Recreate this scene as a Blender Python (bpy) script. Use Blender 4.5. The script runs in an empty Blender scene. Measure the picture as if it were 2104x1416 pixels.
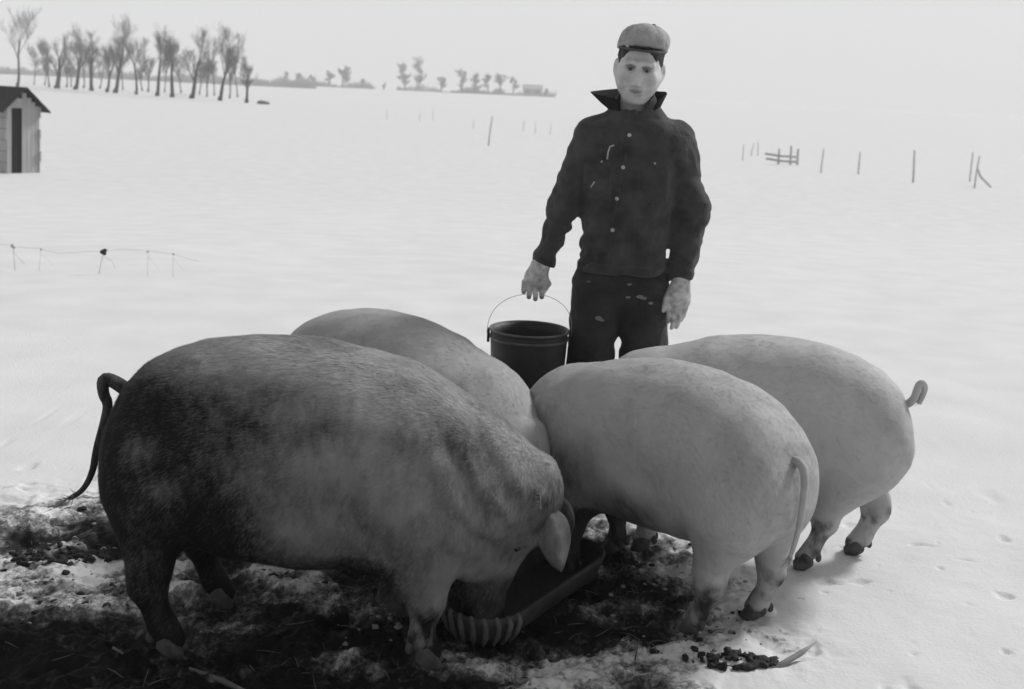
import bpy, bmesh, math, random
import numpy as np
from mathutils import Vector, Matrix

SC = bpy.context.scene
COL = SC.collection

# ------------------------------------------------------------------ camera
CAM_H = 1.55
cam_d = bpy.data.cameras.new('camera')
cam = bpy.data.objects.new('camera', cam_d)
COL.objects.link(cam)
cam_d.sensor_width = 36.0
cam_d.lens = 36.0 * 2360.0 / 2104.0
cam_d.shift_y = -0.1285
cam_d.clip_start = 0.05
cam_d.clip_end = 6000.0
_R = Matrix.Rotation(math.radians(90 - 6), 4, 'X') @ Matrix.Rotation(math.radians(2.63), 4, 'Z')
cam.matrix_world = Matrix.Translation((0, 0, CAM_H)) @ _R
cam_d.dof.use_dof = True
cam_d.dof.focus_distance = 3.45
cam_d.dof.aperture_fstop = 5.0
SC.camera = cam

# ------------------------------------------------------------------ sky and sun (hazy winter overcast, black and white film)
SUN_EL, SUN_AZ = math.radians(40), math.radians(54)      # azimuth measured from +Y (away from the camera) to +X (right)
world = bpy.data.worlds.new('World')
SC.world = world
world.use_nodes = True
wn, wl = world.node_tree.nodes, world.node_tree.links
wn.clear()
w_out = wn.new('ShaderNodeOutputWorld')
w_sky = wn.new('ShaderNodeTexSky')
w_sky.sky_type = 'NISHITA'
w_sky.sun_disc = False
w_sky.sun_elevation = SUN_EL
w_sky.sun_rotation = SUN_AZ
w_sky.air_density = 1.5
w_sky.dust_density = 6.0
w_bw = wn.new('ShaderNodeRGBToBW')
w_bg = wn.new('ShaderNodeBackground')
w_bg.inputs['Strength'].default_value = 0.05
w_cloud = wn.new('ShaderNodeBackground')                  # the even cloud layer
w_cloud.inputs['Color'].default_value = (1, 1, 1, 1)
w_cloud.inputs['Strength'].default_value = 0.15
w_add = wn.new('ShaderNodeAddShader')
wl.new(w_sky.outputs['Color'], w_bw.inputs['Color'])
wl.new(w_bw.outputs['Val'], w_bg.inputs['Color'])
wl.new(w_bg.outputs['Background'], w_add.inputs[0])
wl.new(w_cloud.outputs['Background'], w_add.inputs[1])
wl.new(w_add.outputs['Shader'], w_out.inputs['Surface'])

sun_d = bpy.data.lights.new('sun', 'SUN')
sun_d.energy = 3.9
sun_d.angle = math.radians(11)
sun_d.color = (1, 1, 1)
sun = bpy.data.objects.new('sun', sun_d)
COL.objects.link(sun)
_sd = Vector((math.sin(SUN_AZ) * math.cos(SUN_EL), math.cos(SUN_AZ) * math.cos(SUN_EL), math.sin(SUN_EL)))
sun.rotation_euler = _sd.to_track_quat('Z', 'Y').to_euler()
sun.location = (20, 20, 30)

SC.view_settings.view_transform = 'Standard'
SC.view_settings.look = 'None'
SC.view_settings.exposure = 0.0
SC.view_settings.gamma = 1.0
SC.view_settings.use_curve_mapping = False
SC.cycles.volume_bounces = 2
SC.cycles.max_bounces = 6

# ------------------------------------------------------------------ helpers
_rngT = np.random.RandomState(7)
_NT = _rngT.rand(64, 64, 64).astype(np.float32)

def vnoise(x, y, z):
    """value noise 0..1, numpy arrays"""
    xi, yi, zi = np.floor(x).astype(np.int32), np.floor(y).astype(np.int32), np.floor(z).astype(np.int32)
    fx, fy, fz = x - xi, y - yi, z - zi
    fx, fy, fz = fx*fx*(3-2*fx), fy*fy*(3-2*fy), fz*fz*(3-2*fz)
    x0, y0, z0 = xi & 63, yi & 63, zi & 63
    x1, y1, z1 = (xi+1) & 63, (yi+1) & 63, (zi+1) & 63
    T = _NT
    a = T[x0, y0, z0]*(1-fx) + T[x1, y0, z0]*fx
    b = T[x0, y1, z0]*(1-fx) + T[x1, y1, z0]*fx
    c = T[x0, y0, z1]*(1-fx) + T[x1, y0, z1]*fx
    d = T[x0, y1, z1]*(1-fx) + T[x1, y1, z1]*fx
    return (a*(1-fy) + b*fy)*(1-fz) + (c*(1-fy) + d*fy)*fz

def fbm(x, y, z, octv=4, gain=0.5):
    s, a, t = 0.0, 1.0, 0.0
    for i in range(octv):
        s = s + a*vnoise(x*(2**i) + 11.3*i, y*(2**i) + 5.7*i, z*(2**i) + 3.1*i)
        t += a
        a *= gain
    return s/t

def sstep(a, b, x):
    t = np.clip((x-a)/(b-a), 0, 1)
    return t*t*(3-2*t)

def smin(a, b, k):
    h = np.clip(0.5 + 0.5*(b-a)/k, 0, 1)
    return b + (a-b)*h - k*h*(1-h)

def smax(a, b, k):
    return -smin(-a, -b, k)

class Field:
    """a signed distance field sampled on a box, meshed with surface nets"""
    def __init__(s, lo, hi, h):
        s.lo, s.h = np.array(lo, float), h
        n = np.ceil((np.array(hi)-np.array(lo))/h).astype(int) + 1
        ax = [lo[i] + h*np.arange(n[i]) for i in range(3)]
        s.x, s.y, s.z = [a.astype(np.float32) for a in np.meshgrid(*ax, indexing='ij')]
        s.f = np.full(s.x.shape, 10.0, np.float32)
    def ell(s, c, r, R=None):
        dx, dy, dz = s.x-c[0], s.y-c[1], s.z-c[2]
        if R is not None:
            R = np.array(R)
            dx, dy, dz = (R[0][0]*dx+R[1][0]*dy+R[2][0]*dz, R[0][1]*dx+R[1][1]*dy+R[2][1]*dz, R[0][2]*dx+R[1][2]*dy+R[2][2]*dz)
        k0 = np.sqrt((dx/r[0])**2 + (dy/r[1])**2 + (dz/r[2])**2)
        k1 = np.sqrt((dx/r[0]**2)**2 + (dy/r[1]**2)**2 + (dz/r[2]**2)**2) + 1e-9
        return k0*(k0-1)/k1
    def cone(s, a, b, ra, rb, sy=1.0):
        a, b = np.array(a, float), np.array(b, float)
        ab = b-a
        px, py, pz = s.x-a[0], s.y-a[1], s.z-a[2]
        t = np.clip((px*ab[0]+py*ab[1]+pz*ab[2])/ab.dot(ab), 0, 1)
        d = np.sqrt((px-t*ab[0])**2 + ((py-t*ab[1])/sy)**2 + (pz-t*ab[2])**2)
        return d - (ra + (rb-ra)*t)
    def add(s, d, k=0.03):
        s.f = smin(s.f, d, k) if k > 0 else np.minimum(s.f, d)
        return s
    def cut(s, d, k=0.01):
        s.f = smax(s.f, -d, k)
        return s
    def mesh(s):
        f = s.f
        ins = f < 0
        nx, ny, nz = f.shape
        cnt = np.zeros((nx-1, ny-1, nz-1), np.float32)
        acc = [np.zeros_like(cnt) for _ in range(3)]
        sl = lambda d, n: slice(d, n-1+d)
        for axis in range(3):
            o = [i for i in range(3) if i != axis]
            for d1 in (0, 1):
                for d2 in (0, 1):
                    q0 = [0, 0, 0]; q0[o[0]] = d1; q0[o[1]] = d2
                    q1 = list(q0); q1[axis] = 1
                    A = f[sl(q0[0], nx), sl(q0[1], ny), sl(q0[2], nz)]
                    B = f[sl(q1[0], nx), sl(q1[1], ny), sl(q1[2], nz)]
                    m = (A < 0) != (B < 0)
                    t = np.where(m, A/np.where(m, A-B, 1), 0)
                    cnt += m
                    for i in range(3):
                        acc[i] += np.where(m, t if i == axis else q0[i], 0)
        act = cnt > 0
        idx = np.full(cnt.shape, -1, np.int64)
        idx[act] = np.arange(act.sum())
        I = np.argwhere(act)
        c = cnt[act]
        V = np.stack([(I[:, i] + acc[i][act]/c)*s.h + s.lo[i] for i in range(3)], 1)
        Q = []
        for axis in range(3):
            o = [(axis+1) % 3, (axis+2) % 3]
            sA = [slice(0, n) for n in f.shape]; sB = [slice(0, n) for n in f.shape]
            sA[axis] = slice(0, f.shape[axis]-1); sB[axis] = slice(1, f.shape[axis])
            A, B = ins[tuple(sA)], ins[tuple(sB)]
            for flip, m in ((False, A & ~B), (True, ~A & B)):
                P = np.argwhere(m)
                ok = (P[:, o[0]] > 0) & (P[:, o[1]] > 0) & (P[:, o[0]] < f.shape[o[0]]-1) & (P[:, o[1]] < f.shape[o[1]]-1)
                P = P[ok]
                def cell(a, b):
                    K = P.copy(); K[:, o[0]] -= a; K[:, o[1]] -= b
                    return idx[K[:, 0], K[:, 1], K[:, 2]]
                q = np.stack([cell(1, 1), cell(0, 1), cell(0, 0), cell(1, 0)], 1)
                Q.append(q[:, ::-1] if flip else q)
        Q = np.concatenate(Q)
        return V, Q

def relax(V, Q, it=2, lam=0.5):
    E = np.concatenate([Q[:, [0, 1]], Q[:, [1, 2]], Q[:, [2, 3]], Q[:, [3, 0]]])
    n = len(V)
    deg = np.bincount(E[:, 0], minlength=n) + np.bincount(E[:, 1], minlength=n)
    for _ in range(it):
        S = np.zeros_like(V)
        for i in range(3):
            S[:, i] = np.bincount(E[:, 0], V[E[:, 1], i], n) + np.bincount(E[:, 1], V[E[:, 0], i], n)
        V = V + lam*(S/np.maximum(deg, 1)[:, None] - V)
    return V

def mesh_np(name, V, F, smooth=True, attrs=None):
    """fast mesh from numpy; F an int array of equal-sized polygons or a list"""
    me = bpy.data.meshes.new(name)
    V = np.asarray(V, np.float32)
    if isinstance(F, np.ndarray):
        k = F.shape[1]
        me.vertices.add(len(V)); me.vertices.foreach_set('co', V.ravel())
        me.loops.add(F.size); me.loops.foreach_set('vertex_index', F.astype(np.int32).ravel())
        me.polygons.add(len(F))
        me.polygons.foreach_set('loop_start', np.arange(0, F.size, k, dtype=np.int32))
        me.polygons.foreach_set('loop_total', np.full(len(F), k, np.int32))
        me.update(calc_edges=True)
        me.validate()
    else:
        me.from_pydata([tuple(v) for v in V], [], F)
        me.update()
    if smooth:
        me.polygons.foreach_set('use_smooth', np.ones(len(me.polygons), bool))
    for an, av in (attrs or {}).items():
        a = me.attributes.new(an, 'FLOAT', 'POINT')
        a.data.foreach_set('value', np.asarray(av, np.float32))
    return me

def obj(name, me, m, parent=None, loc=None):
    o = bpy.data.objects.new(name, me)
    COL.objects.link(o)
    if m is not None and me is not None:
        me.materials.append(m)
    if parent is not None:
        o.parent = parent
    if loc is not None:
        o.location = loc
    return o

def tag(o, label=None, cat=None, group=None, kind=None):
    if label: o['label'] = label
    if cat: o['category'] = cat
    if group: o['group'] = group
    if kind: o['kind'] = kind
    return o

def empty(name, loc=(0, 0, 0), rz=0.0):
    o = bpy.data.objects.new(name, None)
    o.empty_display_size = 0.1
    COL.objects.link(o)
    o.location = loc
    o.rotation_euler = (0, 0, rz)
    return o

class MB:
    """collects boxes, tubes and lofts into one mesh"""
    def __init__(s):
        s.v, s.f = [], []
    def quads(s, V, F):
        n = len(s.v)
        s.v += [tuple(float(c) for c in p) for p in V]
        s.f += [tuple(int(i)+n for i in q) for q in F]
        return s
    def box(s, c, size, R=None, taper=1.0):
        hx, hy, hz = [k/2 for k in size]
        P = [Vector((sx*hx*(taper if sz > 0 else 1), sy*hy*(taper if sz > 0 else 1), sz*hz)) for sz in (-1, 1) for sy in (-1, 1) for sx in (-1, 1)]
        if R is not None: P = [R @ p for p in P]
        P = [p + Vector(c) for p in P]
        return s.quads(P, [(0, 2, 3, 1), (4, 5, 7, 6), (0, 1, 5, 4), (2, 6, 7, 3), (0, 4, 6, 2), (1, 3, 7, 5)])
    def tube(s, pts, rad, n=8, caps=True):
        pts = [Vector(p) for p in pts]
        if not hasattr(rad, '__len__'): rad = [rad]*len(pts)
        base = len(s.v)
        up = None
        for i, p in enumerate(pts):
            t = (pts[min(i+1, len(pts)-1)] - pts[max(i-1, 0)]).normalized()
            if up is None:
                up = t.orthogonal().normalized()
            up = (up - t*up.dot(t))
            up = up.normalized() if up.length > 1e-6 else t.orthogonal().normalized()
            b = t.cross(up)
            for k in range(n):
                a = 2*math.pi*k/n
                s.v.append(tuple(p + (up*math.cos(a) + b*math.sin(a))*rad[i]))
        for i in range(len(pts)-1):
            for k in range(n):
                a, b_ = base+i*n+k, base+i*n+(k+1) % n
                s.f.append((a, b_, b_+n, a+n))
        if caps:
            s.f.append(tuple(base+k for k in range(n))[::-1])
            s.f.append(tuple(base+(len(pts)-1)*n+k for k in range(n)))
        return s
    def lathe(s, prof, n=32, c=(0, 0, 0), close=False):
        base = len(s.v)
        for r, z in prof:
            for k in range(n):
                a = 2*math.pi*k/n
                s.v.append((c[0]+r*math.cos(a), c[1]+r*math.sin(a), c[2]+z))
        m = len(prof)
        for i in range(m-1 if not close else m):
            j = (i+1) % m
            for k in range(n):
                s.f.append((base+i*n+k, base+i*n+(k+1) % n, base+j*n+(k+1) % n, base+j*n+k))
        return s
    def build(s, name, m, parent=None, smooth=True):
        me = bpy.data.meshes.new(name)
        me.from_pydata(s.v, [], s.f)
        me.update()
        if smooth:
            me.polygons.foreach_set('use_smooth', np.ones(len(me.polygons), bool))
        return obj(name, me, m, parent)

# ------------------------------------------------------------------ materials (all neutral greys)
def g3(v):
    return (v, v, v, 1)

def mat(name, lo, hi, scale=8.0, rough=0.8, bump=0.0, bscale=60.0, detail=6.0, spec=0.3, stretch=None, sheen=0.0):
    m = bpy.data.materials.new(name)
    m.use_nodes = True
    n, l = m.node_tree.nodes, m.node_tree.links
    b = n['Principled BSDF']
    b.inputs['Roughness'].default_value = rough
    b.inputs['Specular IOR Level'].default_value = spec
    if sheen: b.inputs['Sheen Weight'].default_value = sheen
    tc = n.new('ShaderNodeTexCoord')
    mp = n.new('ShaderNodeMapping')
    if stretch: mp.inputs['Scale'].default_value = stretch
    l.new(tc.outputs['Object'], mp.inputs['Vector'])
    tx = n.new('ShaderNodeTexNoise')
    tx.inputs['Scale'].default_value = scale
    tx.inputs['Detail'].default_value = detail
    tx.inputs['Roughness'].default_value = 0.65
    l.new(mp.outputs['Vector'], tx.inputs['Vector'])
    r = n.new('ShaderNodeValToRGB')
    r.color_ramp.elements[0].position = 0.3
    r.color_ramp.elements[1].position = 0.7
    r.color_ramp.elements[0].color = g3(lo)
    r.color_ramp.elements[1].color = g3(hi)
    l.new(tx.outputs['Fac'], r.inputs['Fac'])
    l.new(r.outputs['Color'], b.inputs['Base Color'])
    if bump:
        t2 = n.new('ShaderNodeTexNoise')
        t2.inputs['Scale'].default_value = bscale
        t2.inputs['Detail'].default_value = 5
        l.new(mp.outputs['Vector'], t2.inputs['Vector'])
        bp = n.new('ShaderNodeBump')
        bp.inputs['Strength'].default_value = bump
        bp.inputs['Distance'].default_value = 0.01
        l.new(t2.outputs['Fac'], bp.inputs['Height'])
        l.new(bp.outputs['Normal'], b.inputs['Normal'])
    return m

def mat_pig(name, hide_lo, hide_hi, mud_shade_c=0.03, streak=.9):
    """pale bristly hide with dried mud and painted shade where the vertex attribute says so"""
    m = mat(name, hide_lo, hide_hi, scale=7, rough=0.75, bump=0.10, bscale=140, spec=0.12)
    n, l = m.node_tree.nodes, m.node_tree.links
    b = n['Principled BSDF']
    ramp = [k for k in n if k.bl_idname == 'ShaderNodeValToRGB'][0]
    tc = [k for k in n if k.bl_idname == 'ShaderNodeTexCoord'][0]
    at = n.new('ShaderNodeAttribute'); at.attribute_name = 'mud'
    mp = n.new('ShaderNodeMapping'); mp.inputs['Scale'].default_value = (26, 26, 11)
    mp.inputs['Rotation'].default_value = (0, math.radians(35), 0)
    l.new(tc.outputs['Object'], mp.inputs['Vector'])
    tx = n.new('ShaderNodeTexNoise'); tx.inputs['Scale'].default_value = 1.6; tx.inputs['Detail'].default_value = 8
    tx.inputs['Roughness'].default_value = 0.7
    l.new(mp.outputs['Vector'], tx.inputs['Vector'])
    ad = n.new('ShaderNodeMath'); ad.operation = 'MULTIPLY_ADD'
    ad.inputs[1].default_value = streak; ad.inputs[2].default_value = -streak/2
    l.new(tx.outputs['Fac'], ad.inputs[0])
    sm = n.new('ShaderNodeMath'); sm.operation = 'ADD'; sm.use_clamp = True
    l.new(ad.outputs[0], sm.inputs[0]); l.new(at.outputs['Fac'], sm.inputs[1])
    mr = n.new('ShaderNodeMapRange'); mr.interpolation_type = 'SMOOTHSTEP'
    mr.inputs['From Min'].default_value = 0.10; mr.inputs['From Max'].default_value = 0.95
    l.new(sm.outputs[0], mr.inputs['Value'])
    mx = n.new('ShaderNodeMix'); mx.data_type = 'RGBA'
    mx.inputs[7].default_value = g3(mud_shade_c)
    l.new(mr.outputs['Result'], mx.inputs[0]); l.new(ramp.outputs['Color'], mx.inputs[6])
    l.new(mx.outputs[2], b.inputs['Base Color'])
    return m
# ------------------------------------------------------------------ ground: one sheet, fine near the pigs, coarse to the horizon
def terrain(x, y):
    """slow shape of the field"""
    r = np.sqrt(x*x*0.3 + y*y)
    z = -1.0*sstep(5.5, 27, r) + 1.5*sstep(200, 430, r)
    z = z + 0.30*(fbm(x*0.05+3, y*0.05, 0*x+1.5, 3)-0.5)*sstep(7, 25, r)
    z = z + 0.05*(fbm(x*0.6+3, y*0.35, 0*x+0.5, 3)-0.5)*sstep(3.6, 6, y)
    return z

def mud_amount(x, y):
    """how trodden the ground is: 1 mud, 0 clean snow"""
    def blob(cx, cy, rx, ry, a=0.0):
        c, s = math.cos(a), math.sin(a)
        u, v = (x-cx)*c + (y-cy)*s, -(x-cx)*s + (y-cy)*c
        return 1.0 - np.sqrt((u/rx)**2 + (v/ry)**2)
    m = blob(-0.55, 3.05, 1.15, 0.55, 0.05)
    m = np.maximum(m, blob(-1.10, 2.78, 0.95, 0.34))
    m = np.maximum(m, blob(0.10, 3.35, 0.62, 0.48, 0.4))
    m = np.maximum(m, blob(-0.05, 3.75, 0.7, 0.35))
    m = np.maximum(m, blob(-0.10, 2.85, 0.75, 0.22) - 0.02)
    m = np.maximum(m, 0.60*blob(-1.35, 3.45, 0.80, 0.50))
    m = np.maximum(m, blob(-0.85, 1.75, 1.5, 1.0))
    deep = 0.5*np.clip(1.25*blob(-1.15, 2.70, 1.1, 0.42) + .25, 0, 1) + 0.35*np.clip(1.4*blob(0.05, 3.30, .45, .32, .9) + .2, 0, 1)
    return np.clip(m*1.6 + 0.24, -1, 0.60) + deep - .40*np.clip(1.6*blob(.40, 2.95, .75, .24), 0, 1) - .38*np.clip(1.6*blob(-1.40, 3.38, .55, .30), 0, 1) 

def ground_fields(x, y):
    near = sstep(6.0, 4.2, y)*sstep(3.4, 2.2, np.abs(x))
    M = mud_amount(x, y)
    n1 = fbm(x*7.0, y*9.0, 0*x+0.3, 5, 0.6)
    n2 = fbm(x*26.0, y*30.0, 0*x+4.3, 4, 0.6)
    mud = M + 1.9*(n1-0.5) + 0.7*(n2-0.5)
    z = terrain(x, y)
    rough = np.clip(M+0.45, 0, 1)*near
    lump = (fbm(x*9, y*9, 0*x+8.1, 5, 0.6)-0.5)
    rid = 1-np.abs(2*fbm(x*16+1, y*16, 0*x+9.4, 4, .6)-1)
    big = fbm(x*4.5+7, y*6, 0*x+2.4, 3)-.5
    n3 = fbm(x*55, y*55, 0*x+5.5, 3, .6)-.5
    z = z + rough*(0.10*lump + 0.06*big + 0.040*(rid-.8) + 0.035*(n2-0.5) + .018*n3) - 0.018*sstep(0.2, 0.6, mud)*near
    z = z + near*0.012*(fbm(x*5, y*5, 0*x+2.2, 4)-0.5)
    # hoof-trodden dimples in the clean snow
    dim = fbm(x*14+5, y*14, 0*x+6.6, 2)
    z = z - near*0.010*sstep(0.70, 0.80, dim)
    return z, np.where(near > 0.01, mud*near + (near-1), -1)

def axis_pts(lo, hi, step, far_lo, far_hi, ratio=1.12):
    a = list(np.arange(lo, hi, step))
    s, p = step, a[-1]
    while p < far_hi:
        s *= ratio; p += s; a.append(p)
    s, p, b = step, lo, []
    while p > far_lo:
        s *= ratio; p -= s; b.append(p)
    return np.array(b[::-1] + a)

gx = axis_pts(-2.1, 1.9, 0.0085, -1500, 1500)
gy = axis_pts(2.55, 4.3, 0.0085, -300, 2200)
GX, GY = np.meshgrid(gx, gy, indexing='ij')
GZ, GM = ground_fields(GX, GY)
def gz(x, y):
    z, _ = ground_fields(np.array([float(x)]), np.array([float(y)]))
    return float(z[0])
nxg, nyg = len(gx), len(gy)
ii = np.arange(nxg*nyg).reshape(nxg, nyg)
GF = np.stack([ii[:-1, :-1].ravel(), ii[1:, :-1].ravel(), ii[1:, 1:].ravel(), ii[:-1, 1:].ravel()], 1)

SNOW = 0.675
def mat_ground():
    m = bpy.data.materials.new('snow_and_mud')
    m.use_nodes = True
    n, l = m.node_tree.nodes, m.node_tree.links
    b = n['Principled BSDF']
    b.inputs['Specular IOR Level'].default_value = 0.12
    tc = n.new('ShaderNodeTexCoord')
    at = n.new('ShaderNodeAttribute'); at.attribute_name = 'mud'
    fine = n.new('ShaderNodeTexNoise'); fine.inputs['Scale'].default_value = 70; fine.inputs['Detail'].default_value = 6
    fine.inputs['Roughness'].default_value = 0.7
    l.new(tc.outputs['Object'], fine.inputs['Vector'])
    ma = n.new('ShaderNodeMath'); ma.operation = 'MULTIPLY_ADD'; ma.inputs[1].default_value = 1.1
    l.new(fine.outputs['Fac'], ma.inputs[0])
    sb = n.new('ShaderNodeMath'); sb.operation = 'SUBTRACT'; sb.inputs[1].default_value = 0.55
    l.new(at.outputs['Fac'], sb.inputs[0]); l.new(sb.outputs[0], ma.inputs[2])
    rp = n.new('ShaderNodeValToRGB')
    e = rp.color_ramp.elements
    e[0].position = 0.0; e[0].color = g3(SNOW)
    e[1].position = 0.85; e[1].color = g3(0.006)
    for p, c in ((0.12, SNOW*0.90), (0.26, 0.36), (0.40, 0.17), (0.54, 0.07), (.68, .022)):
        k = e.new(p); k.color = g3(c)
    l.new(ma.outputs[0], rp.inputs['Fac'])
    # soft dirtiness of the clean snow
    big = n.new('ShaderNodeTexNoise'); big.inputs['Scale'].default_value = 2.2; big.inputs['Detail'].default_value = 7
    l.new(tc.outputs['Object'], big.inputs['Vector'])
    mr = n.new('ShaderNodeMapRange'); mr.inputs['From Min'].default_value = 0.3; mr.inputs['From Max'].default_value = 0.7
    mr.inputs['To Min'].default_value = 0.90; mr.inputs['To Max'].default_value = 1.0
    l.new(big.outputs['Fac'], mr.inputs['Value'])
    mx = n.new('ShaderNodeMix'); mx.data_type = 'RGBA'; mx.blend_type = 'MULTIPLY'; mx.inputs[0].default_value = 1
    l.new(rp.outputs['Color'], mx.inputs[6]); l.new(mr.outputs['Result'], mx.inputs[7])
    l.new(mx.outputs[2], b.inputs['Base Color'])
    rr = n.new('ShaderNodeMapRange'); rr.inputs['To Min'].default_value = 0.9; rr.inputs['To Max'].default_value = 0.6
    l.new(ma.outputs[0], rr.inputs['Value']); l.new(rr.outputs['Result'], b.inputs['Roughness'])
    bp = n.new('ShaderNodeBump'); bp.inputs['Strength'].default_value = 0.35; bp.inputs['Distance'].default_value = 0.012
    l.new(fine.outputs['Fac'], bp.inputs['Height']); l.new(bp.outputs['Normal'], b.inputs['Normal'])
    return m
M_GROUND = mat_ground()
ground = obj('snowy_ground', mesh_np('snowy_ground', np.stack([GX.ravel(), GY.ravel(), GZ.ravel()], 1), GF, True, {'mud': GM.ravel()}), M_GROUND)
tag(ground, 'snow field, trodden to mud around the trough', kind='structure')

# ------------------------------------------------------------------ haze
hz = MB()
hz.box((0, 950, 98), (3100, 2700, 204))
M_HAZE = bpy.data.materials.new('haze'); M_HAZE.use_nodes = True
_n = M_HAZE.node_tree.nodes; _n.clear()
_o = _n.new('ShaderNodeOutputMaterial'); _v = _n.new('ShaderNodeVolumePrincipled')
_v.inputs['Color'].default_value = g3(0.935); _v.inputs['Density'].default_value = 0.0012
_v.inputs['Anisotropy'].default_value = 0.0
M_HAZE.node_tree.links.new(_v.outputs['Volume'], _o.inputs['Volume'])

# ------------------------------------------------------------------ bare trees
M_BARK = mat('bark', 0.01, 0.025, scale=6, rough=0.9)
M_TWIG = mat('twigs', 0.07, 0.12, scale=6, rough=0.9)
M_TWIG_PALE = mat('haze_paled_twigs', 0.26, 0.36, scale=6, rough=0.9)  # far twigs coloured paler to imitate more haze

def tree_mesh(seed, h, trunk_r, fork=0.35, lean=0.0, spread=0.5, dense=1.0, tw=0.007):
    rnd = random.Random(seed)
    trunk, crown = MB(), MB()
    def grow(p, d, L, r, lvl):
        segs = 4 if lvl < 2 else 3
        pts, rad = [p.copy()], [r]
        q, dd = p.copy(), d.copy()
        for i in range(segs):
            dd = (dd + Vector((rnd.gauss(0, .10), rnd.gauss(0, .10), rnd.gauss(0.05, .06)))*(1.0+0.5*lvl)*0.8).normalized()
            q = q + dd*(L/segs)
            pts.append(q.copy()); rad.append(r*(1-0.55*(i+1)/segs))
        (trunk if lvl < 2 else crown).tube(pts, rad, 7 if lvl == 0 else (5 if lvl == 1 else 3), caps=False)
        if lvl >= 4: return
        nb = {0: rnd.randint(5, 7), 1: rnd.randint(6, 8), 2: int(rnd.randint(6, 9)*dense), 3: int(rnd.randint(5, 8)*dense)}[lvl]
        for k in range(nb):
            t = rnd.uniform(fork, 1.0) if lvl == 0 else rnd.uniform(0.25, 1.0)
            if k == 0: t = 1.0
            s = min(int(t*segs), segs-1)
            u = t*segs - s
            bp = pts[s].lerp(pts[s+1], min(u, 1))
            ax = Vector((rnd.gauss(0, 1), rnd.gauss(0, 1), rnd.gauss(0, .25)))
            bd = (dd*(1.0-spread*0.6) + ax.normalized()*spread*(0.9 if lvl < 2 else 1.1) + Vector((0, 0, 0.25))).normalized()
            br = max(rad[s]*rnd.uniform(.26, .46), tw)
            grow(bp, bd, L*(rnd.uniform(.34, .56) if lvl == 0 else rnd.uniform(.45, .68)), br, lvl+1)
    grow(Vector((0, 0, -0.3)), Vector((lean, 0, 1)).normalized(), h*0.62, trunk_r*.8, 0)
    # flare at the foot
    trunk.tube([(0, 0, -.3), (0, 0, .12), (0, 0, .5)], [trunk_r*1.2, trunk_r*1.0, trunk_r*.79], 7, caps=False)
    return trunk, crown

CAM = np.array([0, 0, CAM_H])
def pix_ray(u, v):
    M = np.array(_R.to_3x3())
    d = np.array([(u-1052)/2360., -(v-708+0.1285*2104)/2360., -1.0])
    return M @ d
def pix_at(u, v, dist):
    r = pix_ray(u, v)
    return CAM + r*(dist/r[1])

# (foot in the photograph u, distance, height, trunk radius, fork, lean, label)
TREES = [
 (36, 165, 10.8, .26, .40, .02, 'tall forked bare tree rising behind the small shed'),
 (101, 178, 6.8, .16, .35, .0, 'thin bare tree just right of the shed roof'),
 (117, 166, 7.6, .46, .30, .0, 'stout dark-trunked bare tree, first thick trunk right of the shed'),
 (137, 185, 6.5, .14, .35, .0, 'faint slender bare tree between the first two thick trunks of the row'),
 (155, 163, 8.4, .36, .30, .02, 'dark straight bare tree, second thick trunk right of the shed'),
 (172, 188, 7.2, .14, .35, .05, 'faint slender bare tree right of the second thick trunk'),
 (188, 160, 8.0, .34, .22, .03, 'bushy dark bare tree, third thick trunk right of the shed'),
 (220, 156, 7.6, .24, .35, .12, 'bare tree leaning right into its V-shaped neighbour'),
 (237, 154, 8.8, .34, .22, .04, 'bare tree with dark V-shaped limbs near the middle of the row'),
 (280, 150, 7.4, .22, .45, .02, 'lone slim bare tree standing in the gap of the row'),
 (304, 172, 5.8, .15, .40, .0, 'faint small bare tree left of the tall leaning trunk'),
 (323, 146, 7.8, .30, .45, .06, 'tall bare tree with a long dark trunk tilting slightly right'),
 (354, 142, 7.6, .32, .42, .10, 'dark bare tree leaning right beside the tall tilting trunk'),
 (394, 138, 7.8, .34, .20, .03, 'wide bare tree with a dark fan of low limbs'),
 (425, 158, 6.0, .13, .35, .0, 'faint slim bare tree right of the fan-limbed tree'),
 (452, 133, 8.0, .28, .48, .07, 'bare tree with a clear dark trunk, second from the right end of the row'),
 (472, 152, 5.6, .13, .35, .0, 'faint thin bare tree right of the clear dark trunk'),
 (507, 128, 5.2, .22, .45, .0, 'last bare tree at the right end of the row'),
]
def add_tree(seed, u, dist, h, r, fork, lean, label, group, spread=0.5, dense=1.0, tw=.007):
    x = pix_at(u, 200, dist)[0]
    z = float(terrain(np.array([x]), np.array([dist]))[0])
    t = empty('bare_tree', (x, dist, z), random.Random(seed).uniform(-.4, .4))
    tag(t, label, 'tree', group)
    a, b = tree_mesh(seed, h, r, fork, lean, spread, dense, tw)
    a.build('trunk', M_BARK, t)
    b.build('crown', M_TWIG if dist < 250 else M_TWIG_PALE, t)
    return t
for k, (u, dist, h, r, fk, ln, lab) in enumerate(TREES):
    add_tree(100+k, u, dist, h, r, fk, ln, lab, 'bare trees in the row at the left', .45, 1.1)
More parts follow.
